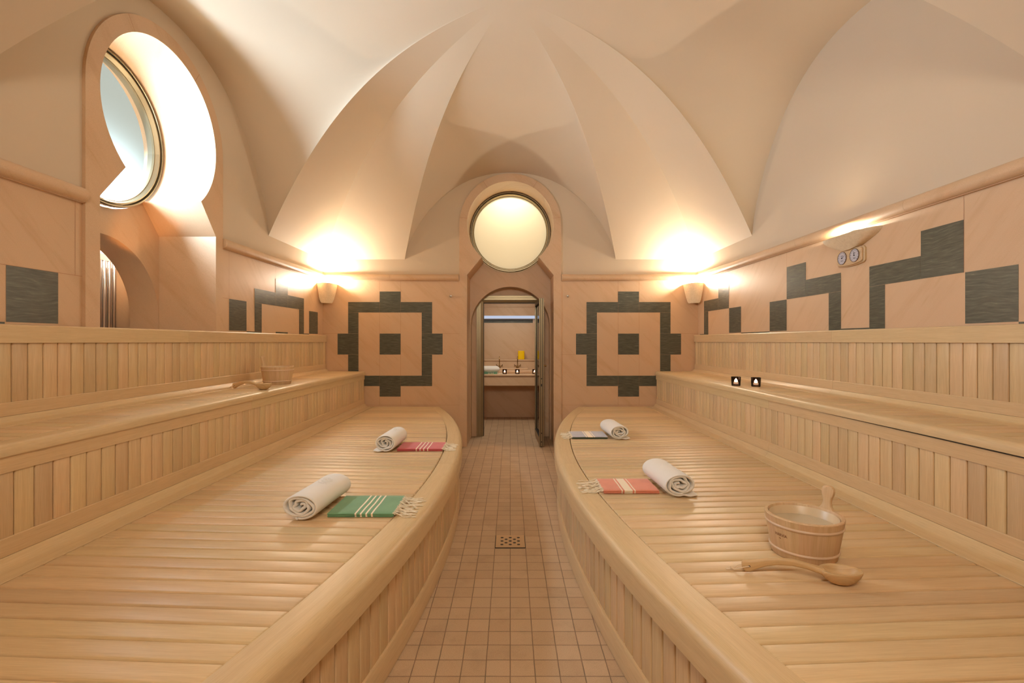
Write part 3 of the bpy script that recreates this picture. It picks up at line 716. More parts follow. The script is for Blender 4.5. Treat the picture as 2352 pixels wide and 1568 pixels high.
for s in (-1, 1):
    P3 = mir(s)
    a0 = 0.363 if s < 0 else 0.330
    nose = lambda y: a0 + 0.06 * (y - 3.25) ** 2
    def nfr(y, n):        # offset n behind the nose face, true normal
        sl = 0.12 * (y - 3.25); L = math.sqrt(1 + sl * sl)
        return nose(y) + n / L, y - n * sl / L
    fin = lambda y: a0 + 0.134 + 0.0585 * (y - 3.25) ** 2 + 0.003
    nm = SIDE[s]
    # ---- low platform
    pl = thing('lounging_platform', ('wide low slatted wooden platform with curved front edge, %s of the tiled aisle' % nm), 'bench', (0, 0, 0), 0, 'low curved platforms')
    mb = MB()
    seat_slats(mb, P3, fin, 1.742, 0.51, Y0 + 0.02, YE - 0.002, PITCH)
    mb.build('seat_slats', M['slat'], pl)
    mb = MB()   # dark sheet under the slats, coloured as the shade in the gaps
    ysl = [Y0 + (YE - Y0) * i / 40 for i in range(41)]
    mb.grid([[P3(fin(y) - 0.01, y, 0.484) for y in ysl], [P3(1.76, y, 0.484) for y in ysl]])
    mb.build('gap_shade_sheet', M['gap_shade'], pl, recalc=False)
    lip = [(0.0, 0.397), (0.0, 0.470), (0.002, 0.482), (0.008, 0.494), (0.017, 0.503), (0.030, 0.509), (0.042, 0.511), (0.127, 0.511), (0.130, 0.508), (0.130, 0.480), (0.03, 0.46), (0.03, 0.397)]
    def curved(mb, prof, y0, y1, n):
        fr_ = []
        for i in range(n + 1):
            y = y0 + (y1 - y0) * i / n; sl = 0.12 * (y - 3.25); L = math.sqrt(1 + sl * sl)
            N = Vector(P3(1 / L, -sl / L, 0)); fr_.append((P3(nose(y), y, 0), N, (0, 0, 1)))
        mb.sweep(prof, fr_)
    mb = MB(); curved(mb, lip, Y0, 3.299, 40); curved(mb, lip, 3.3006, YE, 40)
    for v in range(len(mb.v)):
        if mb.v[v][1] > YE: mb.v[v] = (mb.v[v][0], YE, mb.v[v][2])
    mb.build('edge_nosing', M['board'], pl)
    mb = MB(); bp = [(0.022, 0.004), (0.022, 0.106), (0.025, 0.111), (0.045, 0.111), (0.045, 0.004)]
    curved(mb, bp, Y0, 3.299, 40); curved(mb, bp, 3.3006, YE - 0.003, 40)
    mb.build('baseboard', M['board'], pl)
    mb = MB(); y = Y0 + 0.01
    while y < YE - 0.03:
        sl = 0.12 * (y - 3.25); dy = 0.0815 / math.sqrt(1 + sl * sl); y2 = min(y + dy, YE - 0.003); g_ = 0.0026
        xa, ya = nfr(y + g_, 0.034); xb, yb_ = nfr(y2 - g_, 0.034)
        N = Vector(P3(-(yb_ - ya), (xb - xa), 0)).normalized()
        if N.x * s > 0: N = -N
        mb.rboard(P3(xa, ya, 0.105), P3(xa, ya, 0.402), P3(xb, yb_, 0.105), P3(xb, yb_, 0.402), N, 0.016, 0.007)
        y += dy
    mb.build('front_slats', M['slat'], pl)
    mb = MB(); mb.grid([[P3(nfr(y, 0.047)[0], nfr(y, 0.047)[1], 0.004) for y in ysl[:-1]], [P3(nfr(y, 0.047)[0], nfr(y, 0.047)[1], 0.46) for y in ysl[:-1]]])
    mb.build('front_backing', M['gap_shade'], pl, recalc=False)
    mb = MB(); straight(mb, P3, [(1.744, 0.49), (1.744, 0.509), (1.746, 0.511), (1.822, 0.511), (1.834, 0.516), (1.858, 0.546), (1.866, 0.546), (1.866, 0.49)], (Y0, YE), (YJ,))
    mb.build('back_board', M['board'], pl)
    # ---- middle bench
    bn = thing('sauna_bench', ('upper slatted wooden sitting bench along the %s wall' % nm), 'bench', (0, 0, 0), 0, 'upper sitting benches')
    mb = MB(); straight(mb, P3, [(1.862, 0.547), (1.862, 0.612), (1.864, 0.615), (1.885, 0.615), (1.885, 0.547)], (Y0, YE), (YJ,)); mb.build('baseboard', M['board'], bn)
    mb = MB(); y = YE
    while y > Y0 + 0.08:
        mb.rboard(P3(1.866, y - 0.0022, 0.61), P3(1.866, y - 0.0022, 0.858), P3(1.866, y - 0.0758, 0.61), P3(1.866, y - 0.0758, 0.858), P3(-1, 0, 0), 0.014, 0.0055)
        y -= 0.078
    mb.build('front_slats', M['slat'], bn)
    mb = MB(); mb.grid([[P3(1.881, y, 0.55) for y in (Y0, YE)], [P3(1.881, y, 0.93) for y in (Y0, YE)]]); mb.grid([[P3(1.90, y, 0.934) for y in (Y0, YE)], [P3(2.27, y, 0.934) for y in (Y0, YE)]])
    mb.build('gap_shade_sheet', M['gap_shade'], bn, recalc=False)
    mb = MB(); straight(mb, P3, [(1.861, 0.855), (1.861, 0.9155), (1.885, 0.9155), (1.885, 0.855)], (Y0, YE), (YJ,)); mb.build('fascia', M['board'], bn)
    ns = [(1.852, 0.917), (1.852, 0.938), (1.855, 0.949), (1.863, 0.957), (1.876, 0.961), (1.942, 0.961), (1.944, 0.958), (1.944, 0.917)]
    if s < 0:
        mb = MB(); straight(mb, P3, ns, (Y0, YE), (YJ,)); mb.build('edge_nosing', M['board'], bn)
        mb = MB(); seat_slats(mb, P3, lambda y: 1.9465, 2.243, 0.961, Y0 + .02, YE - .002, 0.0785, 0.003, 0.005); mb.build('seat_slats', M['slat'], bn)
    else:
        # far half is fixed; the near half is a separate lid that has warped up a little, leaving a dark gap
        mb = MB(); mb.sweep(ns, [(P3(0, 3.491, 0), (1, 0, 0), (0, 0, 1)), (P3(0, YE, 0), (1, 0, 0), (0, 0, 1))]); mb.build('edge_nosing', M['board'], bn)
        mb = MB(); seat_slats(mb, P3, lambda y: 1.9465, 2.243, 0.961, 3.45, YE - .002, 0.0785, 0.003, 0.005); mb.build('seat_slats', M['slat'], bn)
        lid = thing('bench_lid', 'near half of the right bench seat, its front edge lifted over a thin black gap', 'bench lid')
        fr_ = []
        for i in range(17):
            y = 3.4885 + (Y0 - 3.4885) * i / 16; lf = 0.007 * math.sin(PI * min(1, max(0, (3.2 - y) / 2.6))) if y < 3.2 else 0
            fr_.append((P3(-0.003, y, lf), (1, 0, 0), (0, 0, 1)))
        mb = MB(); mb.sweep(ns, fr_); mb.build('edge_nosing', M['board'], lid)
        mb = MB(); seat_slats(mb, P3, lambda y: 1.9465, 2.243, 0.962, Y0 + .02, 3.47, 0.0785, 0.003, 0.005); mb.build('seat_slats', M['slat'], lid)
        mb = MB(); mb.box(1.872, 1.9, Y0, 3.42, 0.9157, 0.924); mb.build('gap_shade_strip', M['black'], lid, smooth=False)  # black strip painting the shade inside the gap under the lid
    mb = MB(); straight(mb, P3, [(2.245, 0.94), (2.245, 0.959), (2.247, 0.961), (2.318, 0.961), (2.330, 0.966), (2.350, 0.990), (2.36, 0.990), (2.36, 0.94)], (Y0, YE), (3.54,))
    mb.build('back_board', M['board'], bn)
    # ---- backrest
    bk = thing('backrest_panel', ('slatted wooden backrest with a plain top rail against the %s wall' % nm), 'backrest', (0, 0, 0), 0, 'bench backrests')
    mb = MB(); straight(mb, P3, [(2.354, 0.991), (2.354, 1.051), (2.356, 1.054), (2.38, 1.054), (2.38, 0.991)], (Y0, YE), (3.54,)); mb.build('baseboard', M['board'], bk)
    mb = MB(); straight(mb, P3, [(2.346, 1.333), (2.346, 1.414), (2.350, 1.420), (2.358, 1.422), (2.397, 1.422), (2.397, 1.333)], (Y0, YE), (3.54,)); mb.build('top_rail', M['board'], bk)
    mb = MB(); y = YE
    while y > Y0 + 0.08:
        mb.rboard(P3(2.358, y - 0.0022, 1.05), P3(2.358, y - 0.0022, 1.336), P3(2.358, y - 0.0758, 1.05), P3(2.358, y - 0.0758, 1.336), P3(-1, 0, 0), 0.014, 0.0055)
        y -= 0.078
    mb.build('slats', M['slat'], bk)
    mb = MB(); mb.grid([[P3(2.373, y, 1.0) for y in (Y0, YE)], [P3(2.373, y, 1.40) for y in (Y0, YE)]]); mb.build('backing', M['gap_shade'], bk, recalc=False)

# ------------------------------------------------------------------ sconces
def corner_sconce(cx, cy, sx, sy, label, power):
    """ceramic shield bent across the corner at (cx,cy); sx,sy point into the room"""
    o = thing('wall_sconce', label, 'lamp', (cx, cy, 1.822), 0, 'ceramic corner sconces')
    # shield: runs from a point on the side wall to a point on the end wall, bulging into the room
    A = Vector((sx * 0.0005, sy * 0.190, 0)); B = Vector((sx * 0.190, sy * 0.0005, 0)); Hh = 0.248
    nrm = Vector((sx * 0.62, sy * 0.78, 0))
    P = []; Q = []
    for i in range(15):
        v = i / 14; half = 0.5 * (0.50 + 0.50 * (v ** 0.62)); ro = []; ri = []
        for j in range(21):
            w_ = (j / 20 - 0.5) * 2 * half + 0.5 - 0.04 * (1 - v)
            p = A.lerp(B, w_) + nrm * (0.045 * math.cos(PI * (w_ - 0.5)) - 0.022 * (1 - v) ** 1.6) + Vector((0, 0, v * Hh + 0.006 * math.cos(PI * (w_ - 0.5)) * v))
            ro.append(p); ri.append(p - nrm * 0.007)
        P.append(ro); Q.append(ri)
    mb = MB(); i0 = len(mb.v); mb.grid(P); mb.grid(Q)
    for strip in ([P[-1], Q[-1]], [P[0], Q[0]], [[r[0] for r in P], [r[0] for r in Q]], [[r[-1] for r in P], [r[-1] for r in Q]]): mb.grid(strip)
    mb.add([Vector((sx * 0.001, sy * 0.001, Q[13][10].z))] + [Vector((p.x, p.y, Q[13][10].z)) for p in Q[13]])
    mb.build('shade', M['ceramic'], o)
    mb = MB(); mb.box(*sorted((sx * 0.006, sx * 0.05)), *sorted((sy * 0.006, sy * 0.05)), 0.02, 0.12); mb.build('bracket', M['steel'], o, smooth=False)
    mb = MB(); mb.lathe([(0.0005, -0.02), (0.010, -0.018), (0.012, 0.0), (0.010, 0.018), (0.0005, 0.02)], 12, (sx * 0.098, sy * 0.105, 0.240)); mb.build('bulb', M['bulb'], o)
    lamp('sconce_light', 'POINT', (cx + sx * 0.098, cy + sy * 0.105, 1.822 + 0.268), power, WARM, 0.02)
    return o
corner_sconce(-HW, YB, 1, -1, 'pale ceramic wall sconce in the far left corner, glowing upwards', SCONCE_W)
corner_sconce(HW, YB, -1, -1, 'pale ceramic wall sconce in the far right corner, glowing upwards', SCONCE_W)
# shallow bowl sconce on the right wall
o = thing('wall_sconce', 'wide shallow ceramic sconce on the right wall above the two dials', 'lamp', (HW, 3.40, EYE + 0.64))
P = []; Q = []
for i in range(13):
    v = i / 12; ro = []; ri = []
    half = 0.275 * math.sin(PI / 2 * (0.30 + 0.70 * v)) ** 1.0 if v > 0 else 0.275 * math.sin(PI / 2 * 0.30)
    for j in range(33):
        u = j / 32 * 2 - 1; y = u * half
        bulge = 0.105 * (0.42 + 0.58 * v) * math.sqrt(max(0, 1 - abs(u) ** 2.2))
        z = v * 0.108 + 0.028 * (abs(u) ** 2) * (1 - v) - 0.010 * (1 - abs(u)) * v + (0.005 * math.exp(-((u + 0.52) / 0.09) ** 2) * v)
        ro.append((-bulge - 0.0004, y, z)); ri.append((-max(bulge - 0.008, 0.0), y, z + 0.001))
    P.append(ro); Q.append(ri)
mb = MB(); mb.grid(P); mb.grid(Q); mb.grid([P[-1], Q[-1]]); mb.grid([P[0], [(-0.002, p[1], p[2]) for p in P[0]]]); mb.add(Q[10]); mb.build('shade', M['ceramic'], o, sharp=50)
mb = MB(); mb.box(-0.03, -0.002, -0.05, 0.05, 0.02, 0.07); mb.build('bracket', M['steel'], o, smooth=False)
mb = MB(); mb.tube([(-0.045, -0.035, 0.098), (-0.045, 0.035, 0.098)], 0.008, 10); mb.build('bulb', M['bulb'], o)
lamp('sconce_light', 'POINT', (HW - 0.055, 3.40, EYE + 0.752), WALL_SCONCE_W, WARM, 0.018)

# ------------------------------------------------------------------ thermometer and hygrometer plate
o = thing('sauna_thermometer', 'wooden plate with two round grey dials on the right wall', 'thermometer', (HW, 3.402, EYE + 0.594))
mb = MB()
def plate(mb, hx, hz, bow, x0, x1, r):
    pts = []
    for k in range(9): u = -1 + k / 4; pts.append((u * (hx - r), hz - bow * u * u))
    ot = [(-hx, hz - bow - r)] + pts + [(hx, hz - bow - r)]
    ot = ot + [(a, -b) for a, b in ot[::-1]]
    mb.sweep(ot, [((x0, 0, 0), (0, 1, 0), (0, 0, 1)), ((x1 + 0.004, 0, 0), (0, 1, 0), (0, 0, 1)), ((x1, 0, 0), (0, .97, 0), (0, 0, .97))])
plate(mb, 0.138, 0.066, 0.010, 0, -0.014, 0.014); plate(mb, 0.126, 0.060, 0.010, -0.0142, -0.026, 0.012)
mb.build('plate', M['pine'], o)
for k, (dy, rn, ang) in enumerate(((0.062, 0.045, 150), (-0.062, 0.045, 80))):
    mb = MB()
    prof = [(0.0455, 0), (0.0455, 0.004), (0.0435, 0.006), (0.043, 0.003)]
    P = [[(-0.026 - d, dy + r_ * math.cos(2 * PI * i / 36), r_ * math.sin(2 * PI * i / 36)) for i in range(36)] for r_, d in prof]
    mb.grid(P, wrap=True); dl = mb.build('dial', M['brownrim'], o)
    mb = MB(); P = [[(-0.029, dy + r_ * math.cos(2 * PI * i / 36), r_ * math.sin(2 * PI * i / 36)) for i in range(36)] for r_ in (0.0001, 0.0428)]
    mb.grid(P, wrap=True); mb.build('dial_face', M['dial'], dl, recalc=False)
    mb = MB()
    for i in range(11):
        a = R(-50 + i * 28); c, s_ = math.cos(a), math.sin(a); y, z = dy + 0.036 * c, 0.036 * s_
        mb.box(-0.0300, -0.0292, y - .0018, y + .0018, z - .0018, z + .0018)
    mb.box(-0.0300, -0.0292, dy - 0.010, dy + 0.010, 0.014, 0.017)
    mb.box(-0.0300, -0.0292, dy - 0.013, dy + 0.013, -0.019, -0.017); mb.box(-0.0300, -0.0292, dy - 0.008, dy + 0.008, -0.023, -0.0215)
    mb.build('dial_print', M['ink'], dl, smooth=False)
    a = R(ang); mb = MB(); mb.tube([(-0.031, dy, 0), (-0.031, dy + 0.03 * math.cos(a), 0.03 * math.sin(a))], [0.0012, 0.0006], 6); mb.tube([(-0.0295, dy, 0), (-0.0335, dy, 0)], 0.004, 12)
    mb.build('needle', M['ink'], dl)

# ------------------------------------------------------------------ chrome tubes in the left recess
o = thing('tube_radiator', 'row of vertical polished chrome tubes inside the arched recess on the left', 'radiator', (-3.30, 3.6, 0))
for k in range(10):
    y = 4.035 - 3.6 - 0.05 * k
    mb = MB(); mb.tube([(0, y, 0.04), (0, y, 2.0)], 0.019, 16); mb.build('tube', M['chrome'], o)
mb = MB(); mb.box(-0.028, 0.028, 4.07 - 3.6 - 0.53, 4.07 - 3.6, 1.995, 2.045); mb.build('header', M['chrome'], o, smooth=False)
mb = MB(); mb.box(-0.028, 0.028, 4.07 - 3.6 - 0.53, 4.07 - 3.6, 0.0, 0.05); mb.build('header', M['chrome'], o, smooth=False)

# ------------------------------------------------------------------ floor drain
o = thing('floor_drain', 'square brass coloured drain cover with round holes in the tiled aisle', 'drain', (0.0, 3.24, 0))
mb = MB(); mb.box(-0.099, 0.099, -0.099, 0.099, 0.0005, 0.004); mb.build('frame', M['black'], o, smooth=False)
mb = MB(); mb.box(-0.096, 0.096, -0.096, 0.096, 0.004, 0.0065); mb.build('cover', mat('drain_plate', S(205, 172, 130), 0.4, 0.35), o, smooth=False)
mb = MB()
for r_, xs in enumerate(((-.055, 0, .055), (-.028, .028), (-.055, 0, .055), (-.028, .028), (-.055, 0, .055))):
    for x in xs:
        y = 0.056 - 0.028 * r_; mb.add([(x + 0.0105 * math.cos(2 * PI * i / 16), y + 0.0105 * math.sin(2 * PI * i / 16), 0.0068) for i in range(16)])
mb.build('holes', M['black'], o, recalc=False, smooth=False)

# ------------------------------------------------------------------ rolled towels
def rolled_towel(label, p_front, p_back, seed, tail, wid=0.078, hgt=0.060, emblem=0):
    rg = random.Random(seed)
    a, b = Vector(p_front), Vector(p_back); ax = (b - a); L = ax.length; rz = math.atan2(ax.y, ax.x) - PI / 2
    o = thing('rolled_towel', label, 'towel', (a.x, a.y, 0.511), rz, 'rolled white towels')
    # local: y along roll, x across, z up. spiral ribbon in the x-z plane
    N = 190; turns = 3.5; th = 0.0150
    path = []
    ph = rg.random() * 6
    tail_dir = -1 if tail < 0 else 1
    for i in range(N):
        t_ = i / (N - 1); an = -PI / 2 - tail_dir * (1 - t_) * turns * 2 * PI * 0 - tail_dir * turns * 2 * PI * (1 - t_)
        k = 0.16 + 0.84 * t_ ** 0.9
        wob = 1 + (1 - t_) * 0.22 * math.sin(an * 2.3 + ph) + (1 - t_) * 0.10 * math.sin(an * 5.1 + 2 * ph)
        if t_ > 0.72: wob = 1 + (1 - t_) * 0.2 * math.sin(an * 2 + ph)
        rx, rz_ = (wid - th / 2) * k * wob, (hgt - th / 2) * k * wob
        x = rx * math.cos(an); z = hgt + rz_ * math.sin(an)
        path.append(Vector((x, 0, max(z, th / 2 + 0.0008))))
    # loose tail resting on the bench
    if abs(tail) > 0.01:
        e = path[-1]; 
        for k in range(1, 9):
            path.append(Vector((e.x + tail * k / 8, 0, th / 2 + 0.001 + 0.003 * math.sin(k))))
    mb = MB(); OUT = []; INN = []
    for i, p in enumerate(path):
        tn = (path[min(i + 1, len(path) - 1)] - path[max(i - 1, 0)]).normalized(); n = Vector((tn.z, 0, -tn.x))
        tt = th / 2 * (0.93 if i < N - 30 else 0.80)
        OUT.append(p + n * tt); INN.append(p - n * tt)
    ring = OUT + INN[::-1]
    ys = [0, 0.004, 0.012, 0.05, 0.12, 0.2, L - 0.12, L - 0.05, L - 0.012, L - 0.004, L]
    rows = []
    for yv in ys:
        e = min(yv, L - yv); k = 1 - 0.010 * max(0, 1 - e / 0.012); sw = 1 + 0.02 * math.sin(yv * 17 + ph)
        row = []
        for idx, p in enumerate(ring):
            c = path[idx if idx < len(OUT) else 2 * len(OUT) - 1 - idx]
            pull = 1 if e > 0.010 else (0.78 if e > 0.002 else 0.35)
            pp = c + (p - c) * pull
            inner_off = 0.012 * (1 - min(1, math.hypot(c.x / wid, (c.z - hgt) / hgt))) + 0.004 * math.sin(idx * 0.13 + ph)
            yy = yv + (inner_off if yv < 0.02 else (-inner_off if yv > L - 0.02 else 0))
            row.append((pp.x * sw, yy, max(pp.z, 0.0004)))
        rows.append(row)
    mb.grid(rows, wrap=True)
    # end strips close the ribbon thickness
    for rr in (rows[0], rows[-1]):
        n_ = len(OUT); mb.grid([rr[:n_], rr[n_:][::-1]])
    o2 = mb.build('towel_roll', M['terry'], o, sharp=80)
    if emblem:
        mb = MB(); rg = random.Random(seed + 5)
        for k in range(emblem):
            cy = L * 0.60 + (k - emblem / 2) * 0.022; pts = []
            for i in range(14):
                an = R(90 + 12) + 0.0 ; u = i / 13
                aa = R(62) + 0.42 * u + 0.10 * math.sin(u * 9 + k * 2); yy = cy + 0.010 * math.sin(u * 7 + k)
                pts.append(((wid + 0.0008) * math.cos(PI - aa if tail < 0 and 0 else aa), yy, hgt + (hgt + 0.0008) * math.sin(aa)))
            mb.tube(pts, 0.0009, 5)
        mb.build('embroidery', M['terry'], o2)
    return o
rolled_towel('rolled white towel beside the green cloth on the left platform', (-0.976, 2.235, 0), (-0.945, 2.615, 0), 1, -0.02, 0.094, 0.064, 4)
rolled_towel('rolled white towel beside the red cloth on the left platform', (-0.940, 3.62, 0), (-0.925, 3.99, 0), 2, -0.085, 0.086, 0.068, 3)
rolled_towel('rolled white towel beside the coral cloth on the right platform', (0.905, 2.57, 0), (0.885, 2.94, 0), 3, 0.09, 0.090, 0.066)
rolled_towel('rolled white towel beside the pale blue cloth on the right platform', (0.925, 4.08, 0), (0.905, 4.45, 0), 4, 0.085, 0.086, 0.064)

# ------------------------------------------------------------------ folded fringed cloths
def folded_cloth(label, x0, x1, y0, y1, base, stripes, fr_side, nst, under, z0=0.511, th=0.019, skew=0.0, scale=1.0, zfn=None):
    cx, cy = (x0 + x1) / 2, (y0 + y1) / 2; W, D = (x1 - x0) / 2, (y1 - y0) / 2
    o = thing('folded_cloth', label, 'folded cloth', (cx, cy, z0), 0, 'folded fringed cloths')
    m = fouta('cloth_' + label.split()[1], base, '', [(c - cx, h) for c, h in stripes])
    mu = m if under is None else cloth('cloth_underside_' + label.split()[1], under, .3)
    nl = 3; lt = th / nl
    for k in range(nl):
        mb = MB(); P = []; NX = 28
        sh = random.uniform(-.004, .004) if k < nl - 1 else 0
        prof = []
        D2 = D - (0.002 * (nl - 1 - k)) + sh * 0.3
        rr = lt * 0.48; zc = k * lt + lt / 2 + 0.0006
        prof = [(-D2 + rr, zc - rr)] + [(-D2 + rr - rr * math.sin(a), zc - rr * math.cos(a)) for a in (R(45), R(90), R(135))] + [(-D2 + rr, zc + rr)]
        prof += [(-D2 + (2 * D2) * t_, zc + rr) for t_ in (0.15, 0.4, 0.6, 0.85)]
        prof += [(D2 - rr, zc + rr)] + [(D2 - rr + rr * math.sin(a), zc + rr * math.cos(a)) for a in (R(45), R(90), R(135))] + [(D2 - rr, zc - rr)]
        prof += [(0, zc - rr)]
        for i in range(NX + 1):
            x = -W + 2 * W * i / NX
            wv = 0.0010 * math.sin(x * 45 + k * 2) * (nl - k) / nl + (0.0012 * math.sin(x * 17 + k) if k < nl - 1 else 0)
            P.append([(x + sh, b_, max(0.0003, c_ + (wv if c_ > 0.004 else wv * .2))) for b_, c_ in prof])
        mb.grid(P, wrap=True)
        n_ = len(prof)
        mb.f.append(tuple(range(n_))); mb.uv.append([(0, 0)] * n_); mb.mi.append(0)
        mb.f.append(tuple(range(NX * n_, NX * n_ + n_))[::-1]); mb.uv.append([(0, 0)] * n_); mb.mi.append(0)
        mb.build('cloth_layer', m if k >= (1 if under is None else 2) or under is None else mu, o, sharp=60)
    # knotted fringe
    rg = random.Random(len(label)); mb = MB(); ex = W * fr_side
    for i in range(nst):
        y = -D * 0.94 + 2 * D * 0.94 * i / (nst - 1) + rg.uniform(-.003, .003)
        zz = rg.choice((0.25, 0.55, 0.9)) * th; Ls = rg.uniform(0.062, 0.098) * scale; dy = rg.uniform(-.022, .022) - 0.012 * (1 if fr_side > 0 else -1) * 0
        pts = []; rad = []
        for k in range(11):
            u = k / 10
            pts.append((ex + fr_side * (Ls * u - 0.004), y + dy * u + 0.004 * math.sin(u * 9 + i), max(0.0032, zz * (1 - min(1, u * 1.9)) ** 1.3 + 0.003 + 0.0035 * math.sin(u * 8 + i * 1.7) * (u < .9))))
            rad.append(0.0024 * (1 + 0.30 * math.sin(u * 30 + i)) if 0 < k < 9 else (0.0034 if k == 9 else 0.0018))
        mb.tube(pts, rad, 6)
    # whipped knots along the hem
    for i in range(nst):
        y = -D * 0.95 + 2 * D * 0.95 * i / (nst - 1)
        mb.tube([(ex - fr_side * 0.006, y - .003, th * 0.9), (ex + fr_side * 0.002, y, th * 0.96), (ex + fr_side * 0.007, y + .003, th * 0.55)], 0.0022, 5)
    mb.build('fringe', M['fringe'], o, sharp=80)
    return o
folded_cloth('folded green cloth with four white stripes and a knotted fringe, on the left platform', -0.862, -0.552, 2.28, 2.55, S(112, 160, 116), [(-0.7297, .0042), (-0.7039, .0042), (-0.678, .0042), (-0.652, .0042)], 1, 26, None, scale=1.25)
folded_cloth('folded red cloth with four thin white stripes and a fringe, on the left platform', -0.856, -0.516, 3.655, 3.905, S(200, 92, 94), [(-0.71, .004), (-0.681, .004), (-0.653, .004), (-0.624, .004)], 1, 24, None, scale=1.1)
folded_cloth('folded coral cloth with a wide cream band and fringe, on the right platform', 0.508, 0.810, 2.635, 2.865, S(228, 142, 112), [(0.609, .0035), (0.6445, .0225), (0.680, .0035)], -1, 24, None, scale=1.35)
folded_cloth('folded pale blue cloth with a wide cream band and fringe, on the right platform', 0.530, 0.830, 4.12, 4.375, S(184, 182, 190), [(0.648, .004), (0.6825, .022), (0.717, .004)], -1, 20, S(70, 84, 60))

# ------------------------------------------------------------------ buckets
def bucket(loc, rotz, label, lettering):
    o = thing('sauna_bucket', label, 'bucket', loc, rotz, 'wooden sauna buckets')
    RB, RT, H = 0.112, 0.137, 0.157; NS = 18
    # staved body: outside, rim and inside; local +x carries the handle stave
    mb = MB()
    for k in range(NS):
        a0_ = 2 * PI * (k - 0.5) / NS; a1 = 2 * PI * (k + 0.5) / NS; P = []; UV = []
        n_ = 5
        prof = [(RB - 0.012, 0.012), (RB - 0.003, 0.0), (RB, 0.003), (RB + (RT - RB) * 0.5, H * 0.5), (RT, H - 0.003), (RT - 0.002, H), (RT - 0.012, H), (RT - 0.014, H - 0.003), (RB - 0.012, 0.012)]
        off = k * 1.7
        for (r_, z_) in prof:
            P.append([(r_ * math.cos(a0_ + (a1 - a0_) * j / n_) * (1 - 0.0012 * (j in (0, n_))), r_ * math.sin(a0_ + (a1 - a0_) * j / n_) * (1 - 0.0012 * (j in (0, n_))), z_) for j in range(n_ + 1)])
            UV.append([(z_ + off, r_ * (a1 - a0_) * j / n_ + 0.05 * k) for j in range(n_ + 1)])
        mb.grid(P, UV)
    mb.build('bucket_body', M['pine'], o, sharp=40)
    mb = MB(); mb.lathe([(RT - 0.0165, H - 0.010), (RT - 0.0175, H - 0.008), (RT - 0.0190, H - 0.010), (RB - 0.016, 0.02), (0.001, 0.018)], 48); mb.build('liner', M['liner'], o)
    mb = MB(); mb.lathe([(0.001, H - 0.040), (RT - 0.0265, H - 0.040)], 48); mb.build('water', M['water'], o, recalc=False)
    for z in (0.030, H - 0.032):
        r_ = RB + (RT - RB) * z / H + 0.0005; mb = MB()
        mb.lathe([(r_ - 0.002, z - 0.005), (r_ + 0.0025, z - 0.0045), (r_ + 0.0042, z), (r_ + 0.0025, z + 0.0045), (r_ - 0.002, z + 0.005), (r_ - 0.002, z - 0.005)], 56); mb.build('hoop', M['hoop'], o)
    # handle stave
    outl = [(0.031, 0), (0.029, 0.012), (0.019, 0.026), (0.015, 0.040), (0.016, 0.055), (0.022, 0.070), (0.0245, 0.084), (0.022, 0.096), (0.014, 0.103), (0.005, 0.105)]
    outl = outl + [(-a, b_) for a, b_ in outl[::-1]]
    prof3 = lambda x_off, sh: [(x_off + 0.13 * z_ * 1.1, y_ * sh, H - 0.014 + z_) for y_, z_ in outl]
    mb = MB(); rings = [prof3(RT - 0.014, 0.90), prof3(RT - 0.0125, 1.0), prof3(RT - 0.0005, 1.0), prof3(RT + 0.001, 0.90)]
    UVs = [[(z_, y_) for y_, z_ in outl] for _ in rings]
    mb.grid(rings, UVs, wrap=True); n_ = len(outl)
    mb.f.append(tuple(range(n_))[::-1]); mb.uv.append([(z_, y_) for y_, z_ in outl][::-1]); mb.mi.append(0)
    mb.f.append(tuple(range(3 * n_, 4 * n_))); mb.uv.append([(z_, y_) for y_, z_ in outl]); mb.mi.append(0)
    hd = mb.build('handle_stave', M['pine'], o, sharp=50)
    if lettering:
        cu = bpy.data.curves.new('txt', 'FONT'); cu.body = 'HARVIA'; cu.size = 0.0165; cu.extrude = 0.0003; cu.align_x = 'CENTER'; cu.resolution_u = 4
        to = bpy.data.objects.new('txt', cu); C.objects.link(to)
        me = bpy.data.meshes.new_from_object(to.evaluated_get(bpy.context.evaluated_depsgraph_get()))
        bpy.data.objects.remove(to)
        phi = lettering - rotz
        for v in me.vertices:
            z = 0.085 + v.co.y; r_ = RB + (RT - RB) * z / H + 0.0003 + max(0, v.co.z)
            a = phi + v.co.x * 0.86 / 0.125; v.co = (r_ * math.cos(a), r_ * math.sin(a), z)
        me.materials.clear(); me.materials.append(M['burn'])
        tx = bpy.data.objects.new('lettering', me); C.objects.link(tx); tx.parent = o
        mb = MB()   # the small mark under the word
        a = phi - 0.035; r_ = RB + (RT - RB) * 0.076 / H + 0.0006
        for k, dz in ((-1, 0), (1, 0), (0, 0.0022), (0, -0.0022)):
            aa = a + k * 0.02; z = 0.077 + dz
            mb.tube([(r_ * math.cos(aa - .01), r_ * math.sin(aa - .01), z), (r_ * math.cos(aa + .01), r_ * math.sin(aa + .01), z)], 0.0007, 5)
        mb.build('brand_mark', M['burn'], o)
    return o
bucket((1.15, 1.90, 0.511), R(22), 'round wooden bucket with a handle stave, on the right platform near the ladle', R(202.5))
bucket((-2.085, 4.34, 0.961), R(172), 'round wooden bucket standing on the upper left bench', 0)

